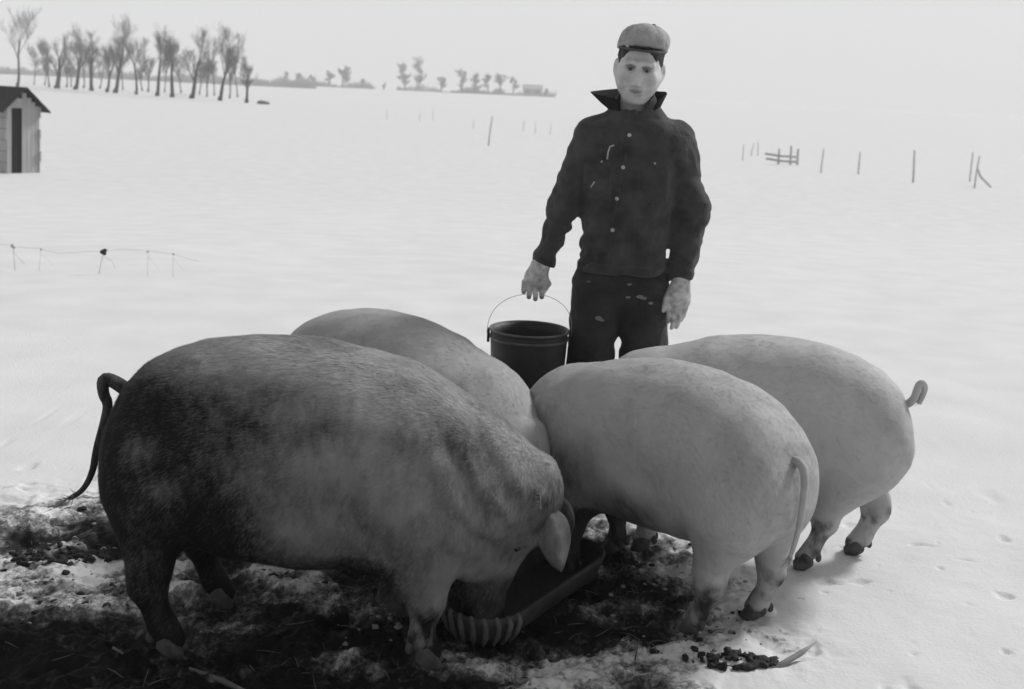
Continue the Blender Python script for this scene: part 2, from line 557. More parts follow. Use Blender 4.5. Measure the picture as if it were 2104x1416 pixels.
for k, u in enumerate((70, 92, 146, 205, 252, 292, 338, 372, 410, 440, 488)):
    add_tree(200+k, u, 205-u*.08, 6.5+1.5*math.sin(k*2.1), .12, .3, .02*math.sin(k), ['pale slender tree left of the first thick trunk, in the second rank', 'pale slender tree touching the first thick trunk, in the second rank', 'pale slender tree between the first and second thick trunks, second rank', 'pale slender tree left of the V-limbed tree, second rank', 'pale slender tree right of the V-limbed tree, second rank', 'pale slender tree right of the lone slim tree, second rank', 'pale slender tree between the two tall tilting trunks, second rank', 'pale slender tree left of the fan-limbed tree, second rank', 'pale slender tree right of the fan-limbed tree, second rank', 'pale slender tree left of the clear dark trunk, second rank', 'pale slender tree left of the last tree of the row, second rank'][k], 'faint second rank of bare trees at the left', .45, 1.1)

FAR_TREES = [
 (585, 400, 5.0, 'low hazy bare tree just beyond the right end of the tree row'),
 (612, 405, 4.6, 'low hazy bare tree, second beyond the right end of the tree row'),
 (642, 410, 3.8, 'small hazy bare tree left of the lone rounded far tree'),
 (672, 405, 5.2, 'hazy bare tree joined to the left of the lone rounded far tree'),
 (702, 400, 8.0, 'lone rounded hazy tree on the horizon left of the man'),
 (744, 410, 3.2, 'tiny hazy tree right of the lone rounded far tree'),
 (788, 410, 2.6, 'tiny hazy tree in the gap of the far treeline'),
 (832, 400, 9.5, 'left tree of the tall hazy pair on the horizon'),
 (858, 405, 11.5, 'right and taller tree of the hazy pair on the horizon'),
 (905, 410, 5.5, 'low hazy tree right of the tall hazy pair'),
 (948, 405, 8.2, 'first tall tree of the hazy wood nearest the lone fence post'),
 (975, 400, 6.4, 'second tree of the hazy wood above the lone fence post'),
 (1003, 405, 7.0, 'third tree of the hazy wood above the lone fence post'),
 (1030, 400, 8.0, 'fourth tree of the hazy wood toward the man'),
 (1054, 405, 6.6, 'last tree of the hazy wood toward the man'),
 (1122, 410, 3.4, 'low hazy tree beside the far barn next to the man'),
]
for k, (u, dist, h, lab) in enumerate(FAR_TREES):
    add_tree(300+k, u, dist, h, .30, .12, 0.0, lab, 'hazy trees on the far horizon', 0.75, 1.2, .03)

# far hedge line behind the tree row: reads as one mass
hg = MB(); rnd = random.Random(5)
for k in range(4200):
    u = rnd.uniform(-60, 650)
    dist = rnd.uniform(330, 350)
    x = pix_at(u, 180, dist)[0]
    z = float(terrain(np.array([x]), np.array([dist]))[0])
    hh = (0.8 + 3.2*float(fbm(np.array([u*0.03]), np.array([2.2]), np.array([0.5]), 3)[0]))*rnd.uniform(.5, 1.1)
    p = Vector((x, dist, z-.1)); d = Vector((rnd.gauss(0, .35), rnd.gauss(0, .3), 1)).normalized()
    hg.tube([p, p+d*hh*.5, p+d*hh+Vector((rnd.gauss(0, .3), 0, 0))], [.09, .06, .03], 3, caps=False)
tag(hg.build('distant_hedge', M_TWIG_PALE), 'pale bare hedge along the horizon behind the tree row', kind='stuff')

hg = MB(); rnd = random.Random(15)
for k in range(4200):
    u = rnd.choice((rnd.uniform(560, 770), rnd.uniform(815, 1140), rnd.uniform(900, 1070)))
    dist = rnd.uniform(395, 425)
    x = pix_at(u, 185, dist)[0]
    z = float(terrain(np.array([x]), np.array([dist]))[0])
    hh = (0.3 + 6.5*max(0, float(fbm(np.array([u*0.035]), np.array([7.2]), np.array([1.5]), 3)[0])-.25))*rnd.uniform(.4, 1.1)
    p = Vector((x, dist, z-.1)); d = Vector((rnd.gauss(0, .35), rnd.gauss(0, .3), 1)).normalized()
    hg.tube([p, p+d*hh*.5, p+d*hh+Vector((rnd.gauss(0, .3), 0, 0))], [.10, .07, .03], 3, caps=False)
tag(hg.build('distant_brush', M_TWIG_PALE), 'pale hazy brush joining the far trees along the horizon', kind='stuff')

# far barn
def far_barn():
    p = pix_at(1094, 190, 430)
    z = float(terrain(np.array([p[0]]), np.array([430.]))[0])
    b = empty('distant_barn', (p[0], 430, z))
    tag(b, 'small hazy farm building on the horizon next to the man', 'building')
    w = MB(); w.box((0, 0, 1.3), (7, 5, 2.6)); w.build('wall', mat('barn_wall', .25, .32), b, False)
    r = MB(); r.quads([(-3.8, -2.9, 2.5), (3.8, -2.9, 2.5), (3.8, 0, 4.2), (-3.8, 0, 4.2), (-3.8, 2.9, 2.5), (3.8, 2.9, 2.5)],
                      [(0, 1, 2, 3), (3, 2, 5, 4), (0, 3, 4), (1, 5, 2)])
    r.build('roof', mat('barn_roof', .3, .4), b, False)
    for x in (-1.8, 1.6):
        d = MB(); d.box((x, -2.52, 1.2), (1.2, .08, 1.6)); d.build('window', mat('barn_dark', .02, .03), b, False)
far_barn()

# low dark snow-free hump by the end of the tree row
_p = pix_at(541, 211, 126)
_h = Field((-.95, -.6, -.15), (.95, .6, .55), .06)
_h.add(_h.ell((0, 0, .05), (.7, .4, .28)), .1).add(_h.ell((-.3, .0, .1), (.35, .3, .28)), .1)
_h.f += 0.05*(fbm(_h.x*4, _h.y*4, _h.z*4, 3)-.5)
_o = obj('brush_heap', mesh_np('brush_heap', *_h.mesh()), M_TWIG, None, (_p[0], 126, float(terrain(np.array([_p[0]]), np.array([126.]))[0])))
tag(_o, 'small dark brush heap on the snow at the right end of the tree row', 'brush heap')

# ------------------------------------------------------------------ small shed at the left edge
M_BOARD = mat('whitewashed_board', .30, .46, scale=3, rough=.85, bump=.2, bscale=20, stretch=(1, 1, .2))
M_ROOF = mat('dark_roofing', .018, .04, scale=5, rough=.9)
M_DARK = mat('interior_shade', .006, .01)
def shed():
    # local: +x along the front wall to the right, -y outward from the front, +z up
    px = pix_at(46, 352, 28.6)
    z0 = float(terrain(np.array([px[0]]), np.array([28.6]))[0])
    s = empty('small_shed', (px[0], 28.6, z0), math.radians(54))
    tag(s, 'narrow whitewashed board shed with dark gable roof at the left edge', 'shed')
    W2, D, HW, HP = .43, 1.15, 1.66, 2.06
    rnd = random.Random(3)
    # inner shell coloured dark to stand in for the shade inside
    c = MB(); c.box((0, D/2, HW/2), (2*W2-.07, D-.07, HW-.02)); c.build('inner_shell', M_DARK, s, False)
    # front: vertical boards with a dark doorway gap
    xs = [(-.43, -.30), (-.025, .10), (.102, .225), (.227, .33), (.332, .43)]
    for a, b in xs:
        m = MB(); top = HW + (HP-HW)*(1-abs((a+b)/2)/W2) - .03
        m.box(((a+b)/2, -.012+rnd.uniform(-.004, .004), top/2), (b-a-.006, .024, top)); m.build('board', M_BOARD, s, False)
    m = MB(); m.box((-.162, -.011, 1.74), (.268, .022, .24)); m.build('board', M_BOARD, s, False)
    # doorway: thin dark sheet painted as the shade of the opening
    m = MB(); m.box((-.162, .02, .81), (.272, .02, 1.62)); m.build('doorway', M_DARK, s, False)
    for sx in (-1, 1):      # side walls: horizontal lapped boards, ends uneven
        for k in range(6):
            e = rnd.uniform(-.01, .05)
            m = MB(); m.box((sx*(W2+.012), D/2 - e, .14+k*.275), (.024+.008*(k % 2), D+.02+2*e, .262)); m.build('siding_board', M_BOARD, s, False)
    for k in range(6):
        m = MB(); m.box((0, D+.012, .14+k*.275), (2*W2, .024, .262)); m.build('siding_board', M_BOARD, s, False)
    r = empty('roof'); r.parent = s
    for sx in (-1, 1):
        for k in range(4):
            t0, t1 = k/4, (k+1)/4+.03
            x0, x1 = sx*(W2+.19)*t0, sx*(W2+.19)*t1
            zz = lambda t: HP + .05 - (HP-HW+.19)*t + .012*k
            zz0, zz1 = HP+.06-(.62)*t0*.95, HP+.06-(.62)*t1*.95
            m = MB()
            y0, y1 = -.22, D+.2
            up = .022
            P = [(x0, y0, zz0), (x1, y0, zz1), (x1, y1, zz1), (x0, y1, zz0)]
            P += [(a, b, c_+up+.006*(k % 2)) for a, b, c_ in P]
            m.quads(P, [(3, 2, 1, 0), (4, 5, 6, 7), (0, 1, 5, 4), (1, 2, 6, 5), (2, 3, 7, 6), (3, 0, 4, 7)])
            m.build('roof_strip', M_ROOF, s, False)
    bpy.data.objects.remove(r)
shed()

# ------------------------------------------------------------------ fence posts far off
M_POST = mat('weathered_post', .40, .50, scale=4, rough=.9)
def post(u, vb, vt, lean, label, r=.055, shade=None):
    d = 2360*2.55/max(vb - (141.0 + u*0.046), 10)
    p = pix_at(u, vb, d)
    z = float(terrain(np.array([p[0]]), np.array([d]))[0])
    top = pix_at(u, vt, d)[2]
    L = top - z
    o = MB(); rnd = random.Random(int(u))
    o.tube([(0, 0, -.25), (lean*L*.3, 0, L*.35), (lean*L*.65, rnd.uniform(-.02, .02), L*.7), (lean*L, 0, L)], [r*.55, r*.5, r*.46, r*.36], 7)
    b = o.build('fence_post', M_POST)
    b.location = (p[0], d, z)
    tag(b, label, 'fence post', 'fence posts across the snowy field')
    return b
post(1003, 300, 238, .10, 'lone leaning fence post in the snow left of the man', .075)
post(1526, 330, 296, .0, 'thin fence post just right of the man beyond his arm', .04)
post(1543, 320, 294, .15, 'left of two crossing short posts beside the broken rails', .05)
post(1557, 320, 292, -.05, 'right of two crossing short posts beside the broken rails', .05)
post(1686, 357, 305, .06, 'slim fence post, first right of the broken rails', .055)
post(1763, 360, 312, .02, 'dark-footed fence post, second right of the broken rails', .06)
post(1876, 379, 308, -.04, 'dark fence post, third right of the broken rails', .07)
post(1992, 376, 312, .03, 'left post of the leaning pair at the far right', .055)
post(2001, 391, 320, .08, 'right post of the leaning pair at the far right', .055)
for k, (u, vb, vt) in enumerate([(1075, 272, 248), (1100, 276, 250), (1130, 278, 252), (795, 246, 226), (862, 250, 230), (890, 248, 222), (972, 266, 246)]):
    post(u, vb, vt, .05*(-1)**k, ['faint short post nearest the lone leaning post on its right', 'faint short post midway between lone post and man', 'faint short post closest to the man on his right side',
         'faint far post below the tall hazy pair of trees', 'faint far post second below the tall hazy pair', 'faint far post third below the tall hazy pair', 'faint short post just left of the lone leaning post'][k], .04)

def broken_rails():
    d = 49.
    a, b = pix_at(1572, 316, d), pix_at(1640, 323, d)
    c, e = pix_at(1574, 326, d), pix_at(1638, 333, d)
    z = float(terrain(np.array([a[0]]), np.array([d]))[0])
    o = empty('broken_rail_fence', (a[0], d, z))
    tag(o, 'short section of low broken rail fence standing in the snow', 'fence')
    for P, Q, r in ((a, b, .05), (c, e, .05)):
        m = MB(); m.tube([(P[0]-a[0], 0, P[2]-z), ((P[0]+Q[0])/2-a[0], 0, (P[2]+Q[2])/2-z-.03), (Q[0]-a[0], 0, Q[2]-z)], r, 6); m.build('rail', M_POST, o)
    for u, vt in ((1602, 306), (1627, 300), (1641, 306)):
        P = pix_at(u, vt, d)
        m = MB(); m.tube([(P[0]-a[0], .06, -.25), (P[0]-a[0], .06, P[2]-z)], .045, 6); m.build('stake', M_POST, o)
broken_rails()
_p = pix_at(2008, 345, 39.); _q = pix_at(2036, 388, 39.)
_z = float(terrain(np.array([_p[0]]), np.array([39.]))[0])
_m = MB(); _m.tube([(0, 0, _p[2]-_z), (.13, 0, (_p[2]-_z)*.55), (_q[0]-_p[0], 0, 0)], [.03, .04, .03], 6)
_o = _m.build('fence_brace', M_POST); _o.location = (_p[0], 39., _z)
tag(_o, 'curved brace stick slanting from the leaning post pair at the far right', 'stick')

# sagging wire and dead weeds poking out of the snow at the left
M_STALK = mat('dry_stalk', .38, .48)
def weed(u, v, h, label, r=.003, lean=0.1, head=.02, seed=0):
    d = 9.3
    p = pix_at(u, v, d); z = float(terrain(np.array([p[0]]), np.array([d]))[0])
    top = max(p[2]-z, .05)
    o = empty('dead_weed', (p[0], d, z)); tag(o, label, 'weed', 'dead weeds along the sagging wire')
    m = MB(); m.tube([(-lean*top, 0, -.05), (-lean*top*.4, 0, top*.5), (0, 0, top)], [r*.8, r*.6, r*.6], 5); m.build('stalk', M_STALK, o)
    f = Field((-.1, -.1, top-.1), (.1, .1, top+.1), .006)
    rnd = random.Random(seed)
    for k in range(5):
        f.add(f.ell((rnd.uniform(-1, 1)*head*.6, rnd.uniform(-1, 1)*head*.5, top+rnd.uniform(-1, 1)*head*.8), (head*.6, head*.5, head*.5)), .006)
    obj('seed_head', mesh_np('seed_head', *f.mesh()), mat('seed_head', .03, .06) if head > .022 else M_STALK, o)
    m = MB(); m.tube([(0, 0, top*.8), (.05+.1*lean, 0, top*.55), (.09, .01, top*.28)], r*.4, 4); m.build('leaf_stem', M_STALK, o)
weed(27, 506, .3, 'dead weed with two knots at the far left edge of the snow', .004, -.1, .021, 1)
weed(84, 512, .3, 'thin dead weed second from the left edge', .002, .1, .010, 2)
weed(213, 516, .3, 'dead weed with the darkest seed head on the left snow', .004, .25, .03, 3)
weed(304, 517, .3, 'thin dead weed right of the darkest seed head', .002, 0, .010, 4)
weed(356, 523, .3, 'rightmost thin dead weed on the left snow', .002, 0, .010, 5)
_pts = [pix_at(u, v, 9.3) for u, v in ((-40, 500), (20, 503), (28, 507), (84, 511), (120, 521), (180, 517), (213, 516), (260, 512), (304, 515), (356, 523), (410, 538))]
_m = MB(); _m.tube([Vector(p) for p in _pts], .0011, 5)
tag(_m.build('sagging_wire', mat('rusty_wire', .3, .4)), 'thin sagging wire strung between dead weeds on the left snow', 'wire')
# ------------------------------------------------------------------ pigs
M_HOOF = mat('hoof', .03, .12, scale=20, rough=.7)
M_EYE = mat('pig_eye', .005, .01, rough=.15, spec=.6)

TR_X = np.array([-.625, -.60, -.56, -.50, -.42, -.32, -.18, -.02, .145, .28, .40, .50, .58, .63])
TR_T = np.array([.50, .615, .705, .762, .80, .828, .845, .845, .82, .780, .735, .685, .62, .54])
TR_B = np.array([.47, .43, .39, .36, .325, .285, .262, .255, .255, .265, .285, .32, .38, .48])
TR_W = np.array([.03, .125, .18, .220, .248, .262, .275, .284, .285, .270, .240, .200, .15, .05])

def trunk_sd(F, wid=1.0, low=0.0, neck=0.0):
    x = F.x
    t = np.interp(x, TR_X, TR_T); b = np.interp(x, TR_X, TR_B); w = np.interp(x, TR_X, TR_W)*wid
    b = b - low*np.exp(-((x-.02)/.33)**4)
    t = t - neck*sstep(.26, .52, x)
    zc, hh = (t+b)/2, (t-b)/2
    u, v = np.abs(F.y)/w, np.abs(F.z-zc)/hh
    p = 2.25
    k = (u**p + v**p)**(1/p)
    d = (k-1)*np.minimum(w, hh)*0.9
    end = np.maximum(TR_X[0]-x, x-TR_X[-1])
    return np.maximum(d, end)

def head_frame(poll, pitch, yaw, roll=0.0):
    """columns: forward (to the snout), left, up, in pig space"""
    R = Matrix.Rotation(yaw, 3, 'Z') @ Matrix.Rotation(pitch, 3, 'Y') @ Matrix.Rotation(roll, 3, 'X')
    P = Vector(poll)
    return lambda x, y, z: tuple(P + R @ Vector((x, y, z)))

def make_pig(label, loc, heading, s, poll, pitch, yaw, legs, tail, mud_shade_fn, m_hide, h=0.011, ears=None, hide=(0.2, 0.3), nbrist=26000, seed=0, bend=0.0, wid=1.0, rk=1.0, tuft=26, legmud=.45, low=0.0, neck=0.0):
    pig = empty('pig', (loc[0], loc[1], 0.0), heading)
    tag(pig, label, 'pig', 'pigs feeding at the trough')
    F = Field((-.72, -.36, -.02), (.90, .36, .92), h)
    Y0 = F.y.copy()
    F.y = F.y - bend*np.where(F.x < 0, F.x**2, 0).astype(np.float32)
    by = lambda x: bend*x*x if x < 0 else 0.0
    X0 = F.x
    F.x = np.where(F.x < -.3, -.3+(F.x+.3)/rk, F.x)
    F.add(trunk_sd(F, wid, low, neck), 0)
    # hams and shoulders
    for sy in (-1, 1):
        F.add(F.ell((-.41, sy*.105, .50), (.178, .142, .195)), .06)
        F.add(F.ell((.30, sy*.125*wid, .45), (.17, .135*wid, .24)), .07)
    F.cut(F.cone((-.67, 0, .62), (-.60, 0, .30), .022, .03), .03)
    F.x = X0
    # loin hollow before the ham, slight
    for sy in (-1, 1):
        F.cut(F.ell((-.17, sy*.318*wid, .38), (.07, .05, .16)), .06)
        F.cut(F.ell((.13, sy*.33*wid, .44), (.045, .05, .2)), .05)
    # neck and head
    H = head_frame(poll, pitch, yaw)
    F.add(F.cone((.40, 0, .52-neck*.5), (poll[0]*.97, poll[1]*.8, poll[2]+.01), .205-neck*.25, .120), .08)
    F.add(F.cone((.42, 0, .42), H(.06, 0, -.11), .17, .11), .08)
    F.add(F.ell(H(.04, 0, -.05), (.115, .115, .115)), .05)
    F.add(F.cone(H(.06, 0, -.055), H(.30, 0, -.095), .105, .056), .045)
    F.add(F.cone(H(.10, 0, -.14), H(.27, 0, -.135), .075, .042), .04)
    F.add(F.cone(H(.315, 0, -.093), H(.352, 0, -.09), .060, .058), .012)
    for sy in (-1, 1):
        F.add(F.ell(H(.15, sy*.075, -.135), (.095, .072, .088)), .05)
        F.add(F.ell(H(.105, sy*.068, .008), (.03, .025, .02)), .03)
        F.add(F.ell(H(.01, sy*.085, .01), (.04, .035, .03)), .03)
        F.cut(F.ell(H(.365, sy*.022, -.085), (.012, .011, .014)), .008)
        F.cut(F.ell(H(.125, sy*.098, -.02), (.018, .012, .014)), .015)
    # mouth line
    for sy in (-1, 1):
        F.cut(F.cone(H(.33, sy*.05, -.145), H(.21, sy*.085, -.125), .006, .005), .01)
    # legs: (hind left, hind right, fore left, fore right) hoof points in pig space
    hoofs = []
    for (fx, fy), hind, sy in zip(legs, (1, 1, 0, 0), (1, -1, 1, -1)):
        if hind:
            F.add(F.cone((-.41, sy*.13, .42), (fx-.045, fy, .225), .120, .053), .05)
            F.add(F.cone((fx-.05, fy, .235), (fx-.055, fy, .195), .055, .050), .03)
            F.add(F.cone((fx-.055, fy, .195), (fx-.012, fy, .075), .041, .031), .025)
        else:
            F.add(F.cone((.31, sy*.15, .40), (fx, fy*.98, .20), .125, .054), .06)
            F.add(F.ell((fx+.008, fy, .175), (.045, .043, .055)), .03)
            F.add(F.cone((fx, fy, .17), (fx-.002, fy, .075), .039, .031), .025)
        F.add(F.cone((fx-.008, fy, .075), (fx+.022, fy, .040), .036, .031), .02)
        hoofs.append((fx, fy))
    F.y = Y0
    hoofs = [(a, b+by(a)) for a, b in hoofs]
    F.f += 0.016*(fbm(F.x*8+seed, F.y*9, F.z*9, 3)-0.5)
    # belly wrinkles / skin folds at the neck and behind the jowl
    nd = (F.x-.47)*0.8 + (F.z-.52)*0.55
    fold = np.exp(-((F.x-.47)/.10)**2)*np.exp(-((F.z-.5)/.22)**2)
    F.f += 0.009*fold*np.sin(nd*85 + 5*fbm(F.x*6, F.y*6, F.z*6, 2))
    V, Q = F.mesh()
    V = relax(V, Q, 3, .5)
    nz = fbm(V[:, 0]*5+seed, V[:, 1]*5, V[:, 2]*5, 4, .55)
    mud = mud_shade_fn(V[:, 0], V[:, 1], V[:, 2], nz)
    n2 = fbm(V[:, 0]*17+seed, V[:, 1]*17, V[:, 2]*12, 4, .6)
    mud = np.maximum(mud, np.clip(sstep(.27, .16, V[:, 2])*(legmud*np.where(V[:, 0] < 0, 1, .55) + 2.6*(n2-.5)), 0, 1))      # mud splashed on the legs
    mud = np.maximum(mud, sstep(.075, .03, V[:, 2])*.9)
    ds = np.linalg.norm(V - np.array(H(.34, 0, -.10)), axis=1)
    mud = np.maximum(mud, sstep(.22, .10, ds)*(.75+.6*(n2-.5)))                                # trough shade painted onto the snout and lower head
    V = V*s
    me = mesh_np('body', V, Q, True, {'mud': mud})  # this attribute holds both mud and painted shade
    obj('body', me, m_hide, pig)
    # hooves: two claws and two dew claws each
    for (fx, fy) in hoofs:
        hf = Field((-.07, -.06, -.012), (.10, .06, .12), .0045)
        for k in (-1, 1):
            hf.add(hf.cone((.0, k*.016, .050), (.036, k*.020, .010), .023, .013), .008)
            hf.add(hf.cone((-.008, k*.016, .03), (.016, k*.018, .008), .019, .015), .008)
            hf.add(hf.ell((-.042, k*.020, .055), (.012, .010, .018)), .006)
        hf.f = np.maximum(hf.f, -(hf.z-.0))
        hv, hq = hf.mesh()
        hv = (hv + np.array([fx+.005, fy, 0.0]))*s
        obj('hoof', mesh_np('hoof', hv, hq), M_HOOF, pig)
    # ears: thick drooping leaves
    for sy in (1, -1):
        E = dict(L=.20, dors=.11, w=.060, out=.035, cup=.030)
        E.update((ears or {}).get(sy, {}))
        n, mrow = 14, 9
        top, bot = [], []
        for i in range(n+1):
            t = i/n
            wdt = E['w']*((.42+1.9*t) if t < .30 else .99*math.cos((t-.30)/.70*1.53)**.75)
            cx_, cz_ = .0 + E['L']*t, .030 + E['dors']*1.35*t - E['dors']*.75*t*t
            cy_ = sy*(.082 + E['out']*math.sin(2.4*t) - .02*t)
            wv = Vector((-.52, -sy*.30, .80)).normalized()
            nv = Vector((E['L'], 0, E['dors'])).normalized().cross(wv)*(-sy)
            if nv.y*sy < 0: nv = -nv
            for j in range(mrow+1):
                q = j/mrow*2-1
                c_ = Vector((cx_, cy_, cz_)) + wv*(q*wdt) - nv*(E['cup']*q*q*(.3+t)) + nv*(.006*math.sin(q*4+t*5))
                th = .012*(1-.5*t)*(1-.5*abs(q)**3)
                top.append(Vector(H(*c_))); bot.append(Vector(H(*(c_-nv*th))))
        nt = len(top); w1 = mrow+1
        fc = []
        for i in range(n):
            for j in range(mrow):
                a = i*w1+j
                f1 = (a, a+1, a+w1+1, a+w1); f2 = tuple(k+nt for k in f1)[::-1]
                if sy > 0: f1, f2 = f1, f2
                else: f1, f2 = f1[::-1], f2[::-1]
                fc += [f1, f2]
        rim = [j for j in range(w1)] + [i*w1+mrow for i in range(1, n+1)] + [n*w1+j for j in range(mrow-1, -1, -1)] + [i*w1 for i in range(n-1, 0, -1)]
        for k in range(len(rim)):
            a, b = rim[k], rim[(k+1) % len(rim)]
            fc.append((a, a+nt, b+nt, b) if sy > 0 else (b, b+nt, a+nt, a))
        EV = np.array([tuple(p) for p in top+bot])*s
        em = mesh_np('ear', EV, fc, True)
        bm = bmesh.new(); bm.from_mesh(em); bmesh.ops.recalc_face_normals(bm, faces=bm.faces); bm.to_mesh(em); bm.free()
        a = em.attributes.new('mud', 'FLOAT', 'POINT')
        a.data.foreach_set('value', (.30+.5*fbm(EV[:, 0]*14, EV[:, 1]*14, EV[:, 2]*14, 3)*np.ones(len(EV))).astype(np.float32))
        obj('ear', em, m_hide, pig)
        # eye
        e = Field((-.02, -.02, -.02), (.02, .02, .02), .004)
        e.add(e.ell((0, 0, 0), (.012, .012, .011)), 0)
        ev, eq = e.mesh()
        obj('eye', mesh_np('eye', (ev+np.array(H(.125, sy*.088, -.018)))*s, eq), M_EYE, pig)
    # tail
    tp = [Vector((p[0], p[1]+by(p[0]), p[2]))*s for p in tail[0]]
    # smooth the polyline
    for _ in range(2):
        q = [tp[0]]
        for a, b in zip(tp[:-1], tp[1:]):
            q += [a.lerp(b, .25), a.lerp(b, .75)]
        tp = q + [tp[-1]]
    r0, r1 = tail[1]
    tm = MB(); tm.tube(tp, [s*(r0+(r1-r0)*(i/(len(tp)-1))**.8) for i in range(len(tp))], 9)
    to = tm.build('tail', m_hide, pig)
    a = to.data.attributes.new('mud', 'FLOAT', 'POINT')
    a.data.foreach_set('value', np.full(len(to.data.vertices), tail[2], np.float32))
    rnd = random.Random(seed)
    tf = MB(); end = tp[-1]; dv = (tp[-1]-tp[-4]).normalized()
    for k in range(tuft):
        o = dv*rnd.uniform(.03, .085)*s + Vector((rnd.gauss(0, .012), rnd.gauss(0, .012), rnd.gauss(0, .012)))*s
        st = end - dv*rnd.uniform(0, .04)*s
        tf.tube([st, st+o*.6, st+o+Vector((0, 0, .008))], [.0012, .001, .0004], 3, caps=False)
    tf.build('tail_tuft', m_hide, to)
    # bristles: thin blades lying along the hide
    rs = np.random.RandomState(seed+1)
    A, B, C, D = V[Q[:, 0]], V[Q[:, 1]], V[Q[:, 2]], V[Q[:, 3]]
    nrm = np.cross(C-A, D-B); ar = np.linalg.norm(nrm, axis=1); nrm = nrm/np.maximum(ar, 1e-9)[:, None]
    wgt = ar*np.where(((A[:, 2]/s) > .16), 1, .35)
    pick = rs.choice(len(Q), nbrist, p=wgt/wgt.sum())
    u, v = rs.rand(nbrist, 1), rs.rand(nbrist, 1)
    P = (A[pick]*(1-u)+B[pick]*u)*(1-v) + (D[pick]*(1-u)+C[pick]*u)*v
    N = nrm[pick]
    # flow: backwards on the back, down and back on the flank
    flank = np.clip((.75-P[:, 2:3]/s)/.35, 0, 1)
    dr = np.concatenate([-1.0+0*flank+.35*flank, 0*flank, -.15-.75*flank], 1) + rs.normal(0, .22, (nbrist, 3))
    dr = dr - N*(dr*N).sum(1, keepdims=True)
    dr /= np.maximum(np.linalg.norm(dr, axis=1, keepdims=True), 1e-6)
    L = s*(.009+.013*rs.rand(nbrist, 1))
    lift = (.08+.16*rs.rand(nbrist, 1))*(1 if nbrist > 90000 else .45)
    wd = np.cross(N, dr)*(.0003+.0004*rs.rand(nbrist, 1))
    P0 = P + N*.0006
    mid = P0 + dr*L*.5 + N*L*.5*lift
    tip = P0 + dr*L + N*L*lift*.75
    BV = np.stack([P0-wd, P0+wd, mid+wd*.8, tip, mid-wd*.8], 1).reshape(-1, 3)
    base = np.arange(nbrist)[:, None]*5
    BF = np.concatenate([base+np.array([[0, 1, 2, 4]])], 0)
    bm_tri = base + np.array([[4, 2, 3, 3]])
    # as triangles only
    T = np.concatenate([base+np.array([[0, 1, 2]]), base+np.array([[0, 2, 4]]), base+np.array([[4, 2, 3]])])
    mb = np.repeat(np.clip(mud[Q[pick, 0]]*.85+rs.normal(0, .06, nbrist), 0, 1), 5)
    bo = obj('bristles', mesh_np('bristles', BV, T, False, {'mud': mb}), m_hide, pig)
    bo['kind'] = 'stuff'
    return pig

def gs(x, z, cx, cz, rx, rz):
    return np.exp(-((x-cx)/rx)**2 - ((z-cz)/rz)**2)

def mud_shade_near(x, y, z, n):
    m = .46 + .56*sstep(.24, -.40, x)*(1-.45*sstep(.68, .82, z))     # mud plus painted shade towards the hindquarters, lit back kept paler
    m = m - .10*gs(x, z, -.33, .45, .10, .07)
    m = np.maximum(m, .80*gs(x, z, -.10, .655, .34, .10)**.7)         # streak along the upper flank
    m = np.maximum(m, .62*gs(x, z, .26, .64, .10, .08)**.7)
    m = np.maximum(m, .62*gs(x, z, .50, .50, .05, .13)**.7)
    m = np.maximum(m, .85*sstep(.42, .27, z)*np.exp(-((x-.0)/.36)**4))  # belly mud with the underside shade painted in
    m = m - .12*gs(x, z, .12, .48, .22, .10) - .25*sstep(.76, .83, z)*sstep(-.5, -.2, x) - .12*gs(x, z, .44, .30, .06, .07)  # lit top of the back painted lighter
    return np.clip(m + 1.0*(n-.5), 0, 1)

def mud_shade_mid(x, y, z, n):
    m = .75*gs(x, z, -.02, .34, .22, .12)
    m = np.maximum(m, .95*gs(x, z, .34, .40, .26, .20))  # shade on the lower front side painted in as darker hide
    m = np.maximum(m, .35*gs(x, z, -.25, .33, .12, .12))
    m = np.maximum(m, .35*gs(x, z, -.05, .62, .10, .12))
    m = np.maximum(m, .9*gs(x, z, .30, .20, .16, .20))
    m = np.maximum(m, .8*sstep(.36, .27, z)*np.exp(-((x-.1)/.30)**4))  # belly mud and painted underside shade together
    return np.clip(m*(.45+1.0*n) + .25*(n-.5), 0, 1)

def mud_shade_light(x, y, z, n):
    m = .45*gs(x, z, .1, .42, .35, .14)
    m = np.maximum(m, .6*sstep(.36, .27, z)*np.exp(-((x-.05)/.30)**4))  # shade under the belly painted along with mud
    return np.clip(m*(.35+1.0*n) + .22*(n-.5), 0, 1)

M_PIG_A = mat_pig('pig_hide_muddy', .24, .34, .008, .6)
M_PIG_B = mat_pig('pig_hide_pale', .32, .41, .03, .40)
M_PIG_C = mat_pig('pig_hide_grey', .29, .37, .03, .40)
M_PIG_D = mat_pig('pig_hide_palest', .37, .46, .04, .40)

# nearest pig, side on, facing right
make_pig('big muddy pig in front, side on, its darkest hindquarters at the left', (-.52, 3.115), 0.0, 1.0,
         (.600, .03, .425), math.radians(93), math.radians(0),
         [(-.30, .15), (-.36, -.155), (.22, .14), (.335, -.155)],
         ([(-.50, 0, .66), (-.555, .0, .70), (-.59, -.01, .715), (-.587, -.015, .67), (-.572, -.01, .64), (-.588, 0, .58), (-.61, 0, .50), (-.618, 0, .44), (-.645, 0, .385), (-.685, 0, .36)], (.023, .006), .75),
         mud_shade_near, M_PIG_A, h=.010, nbrist=110000, seed=11, rk=.84, legmud=.62, low=.035, neck=.06,
         ears={-1: dict(L=.18, dors=.14, w=.052, cup=.05, out=.05), 1: dict(L=.16, dors=.17, w=.044, cup=.03)})
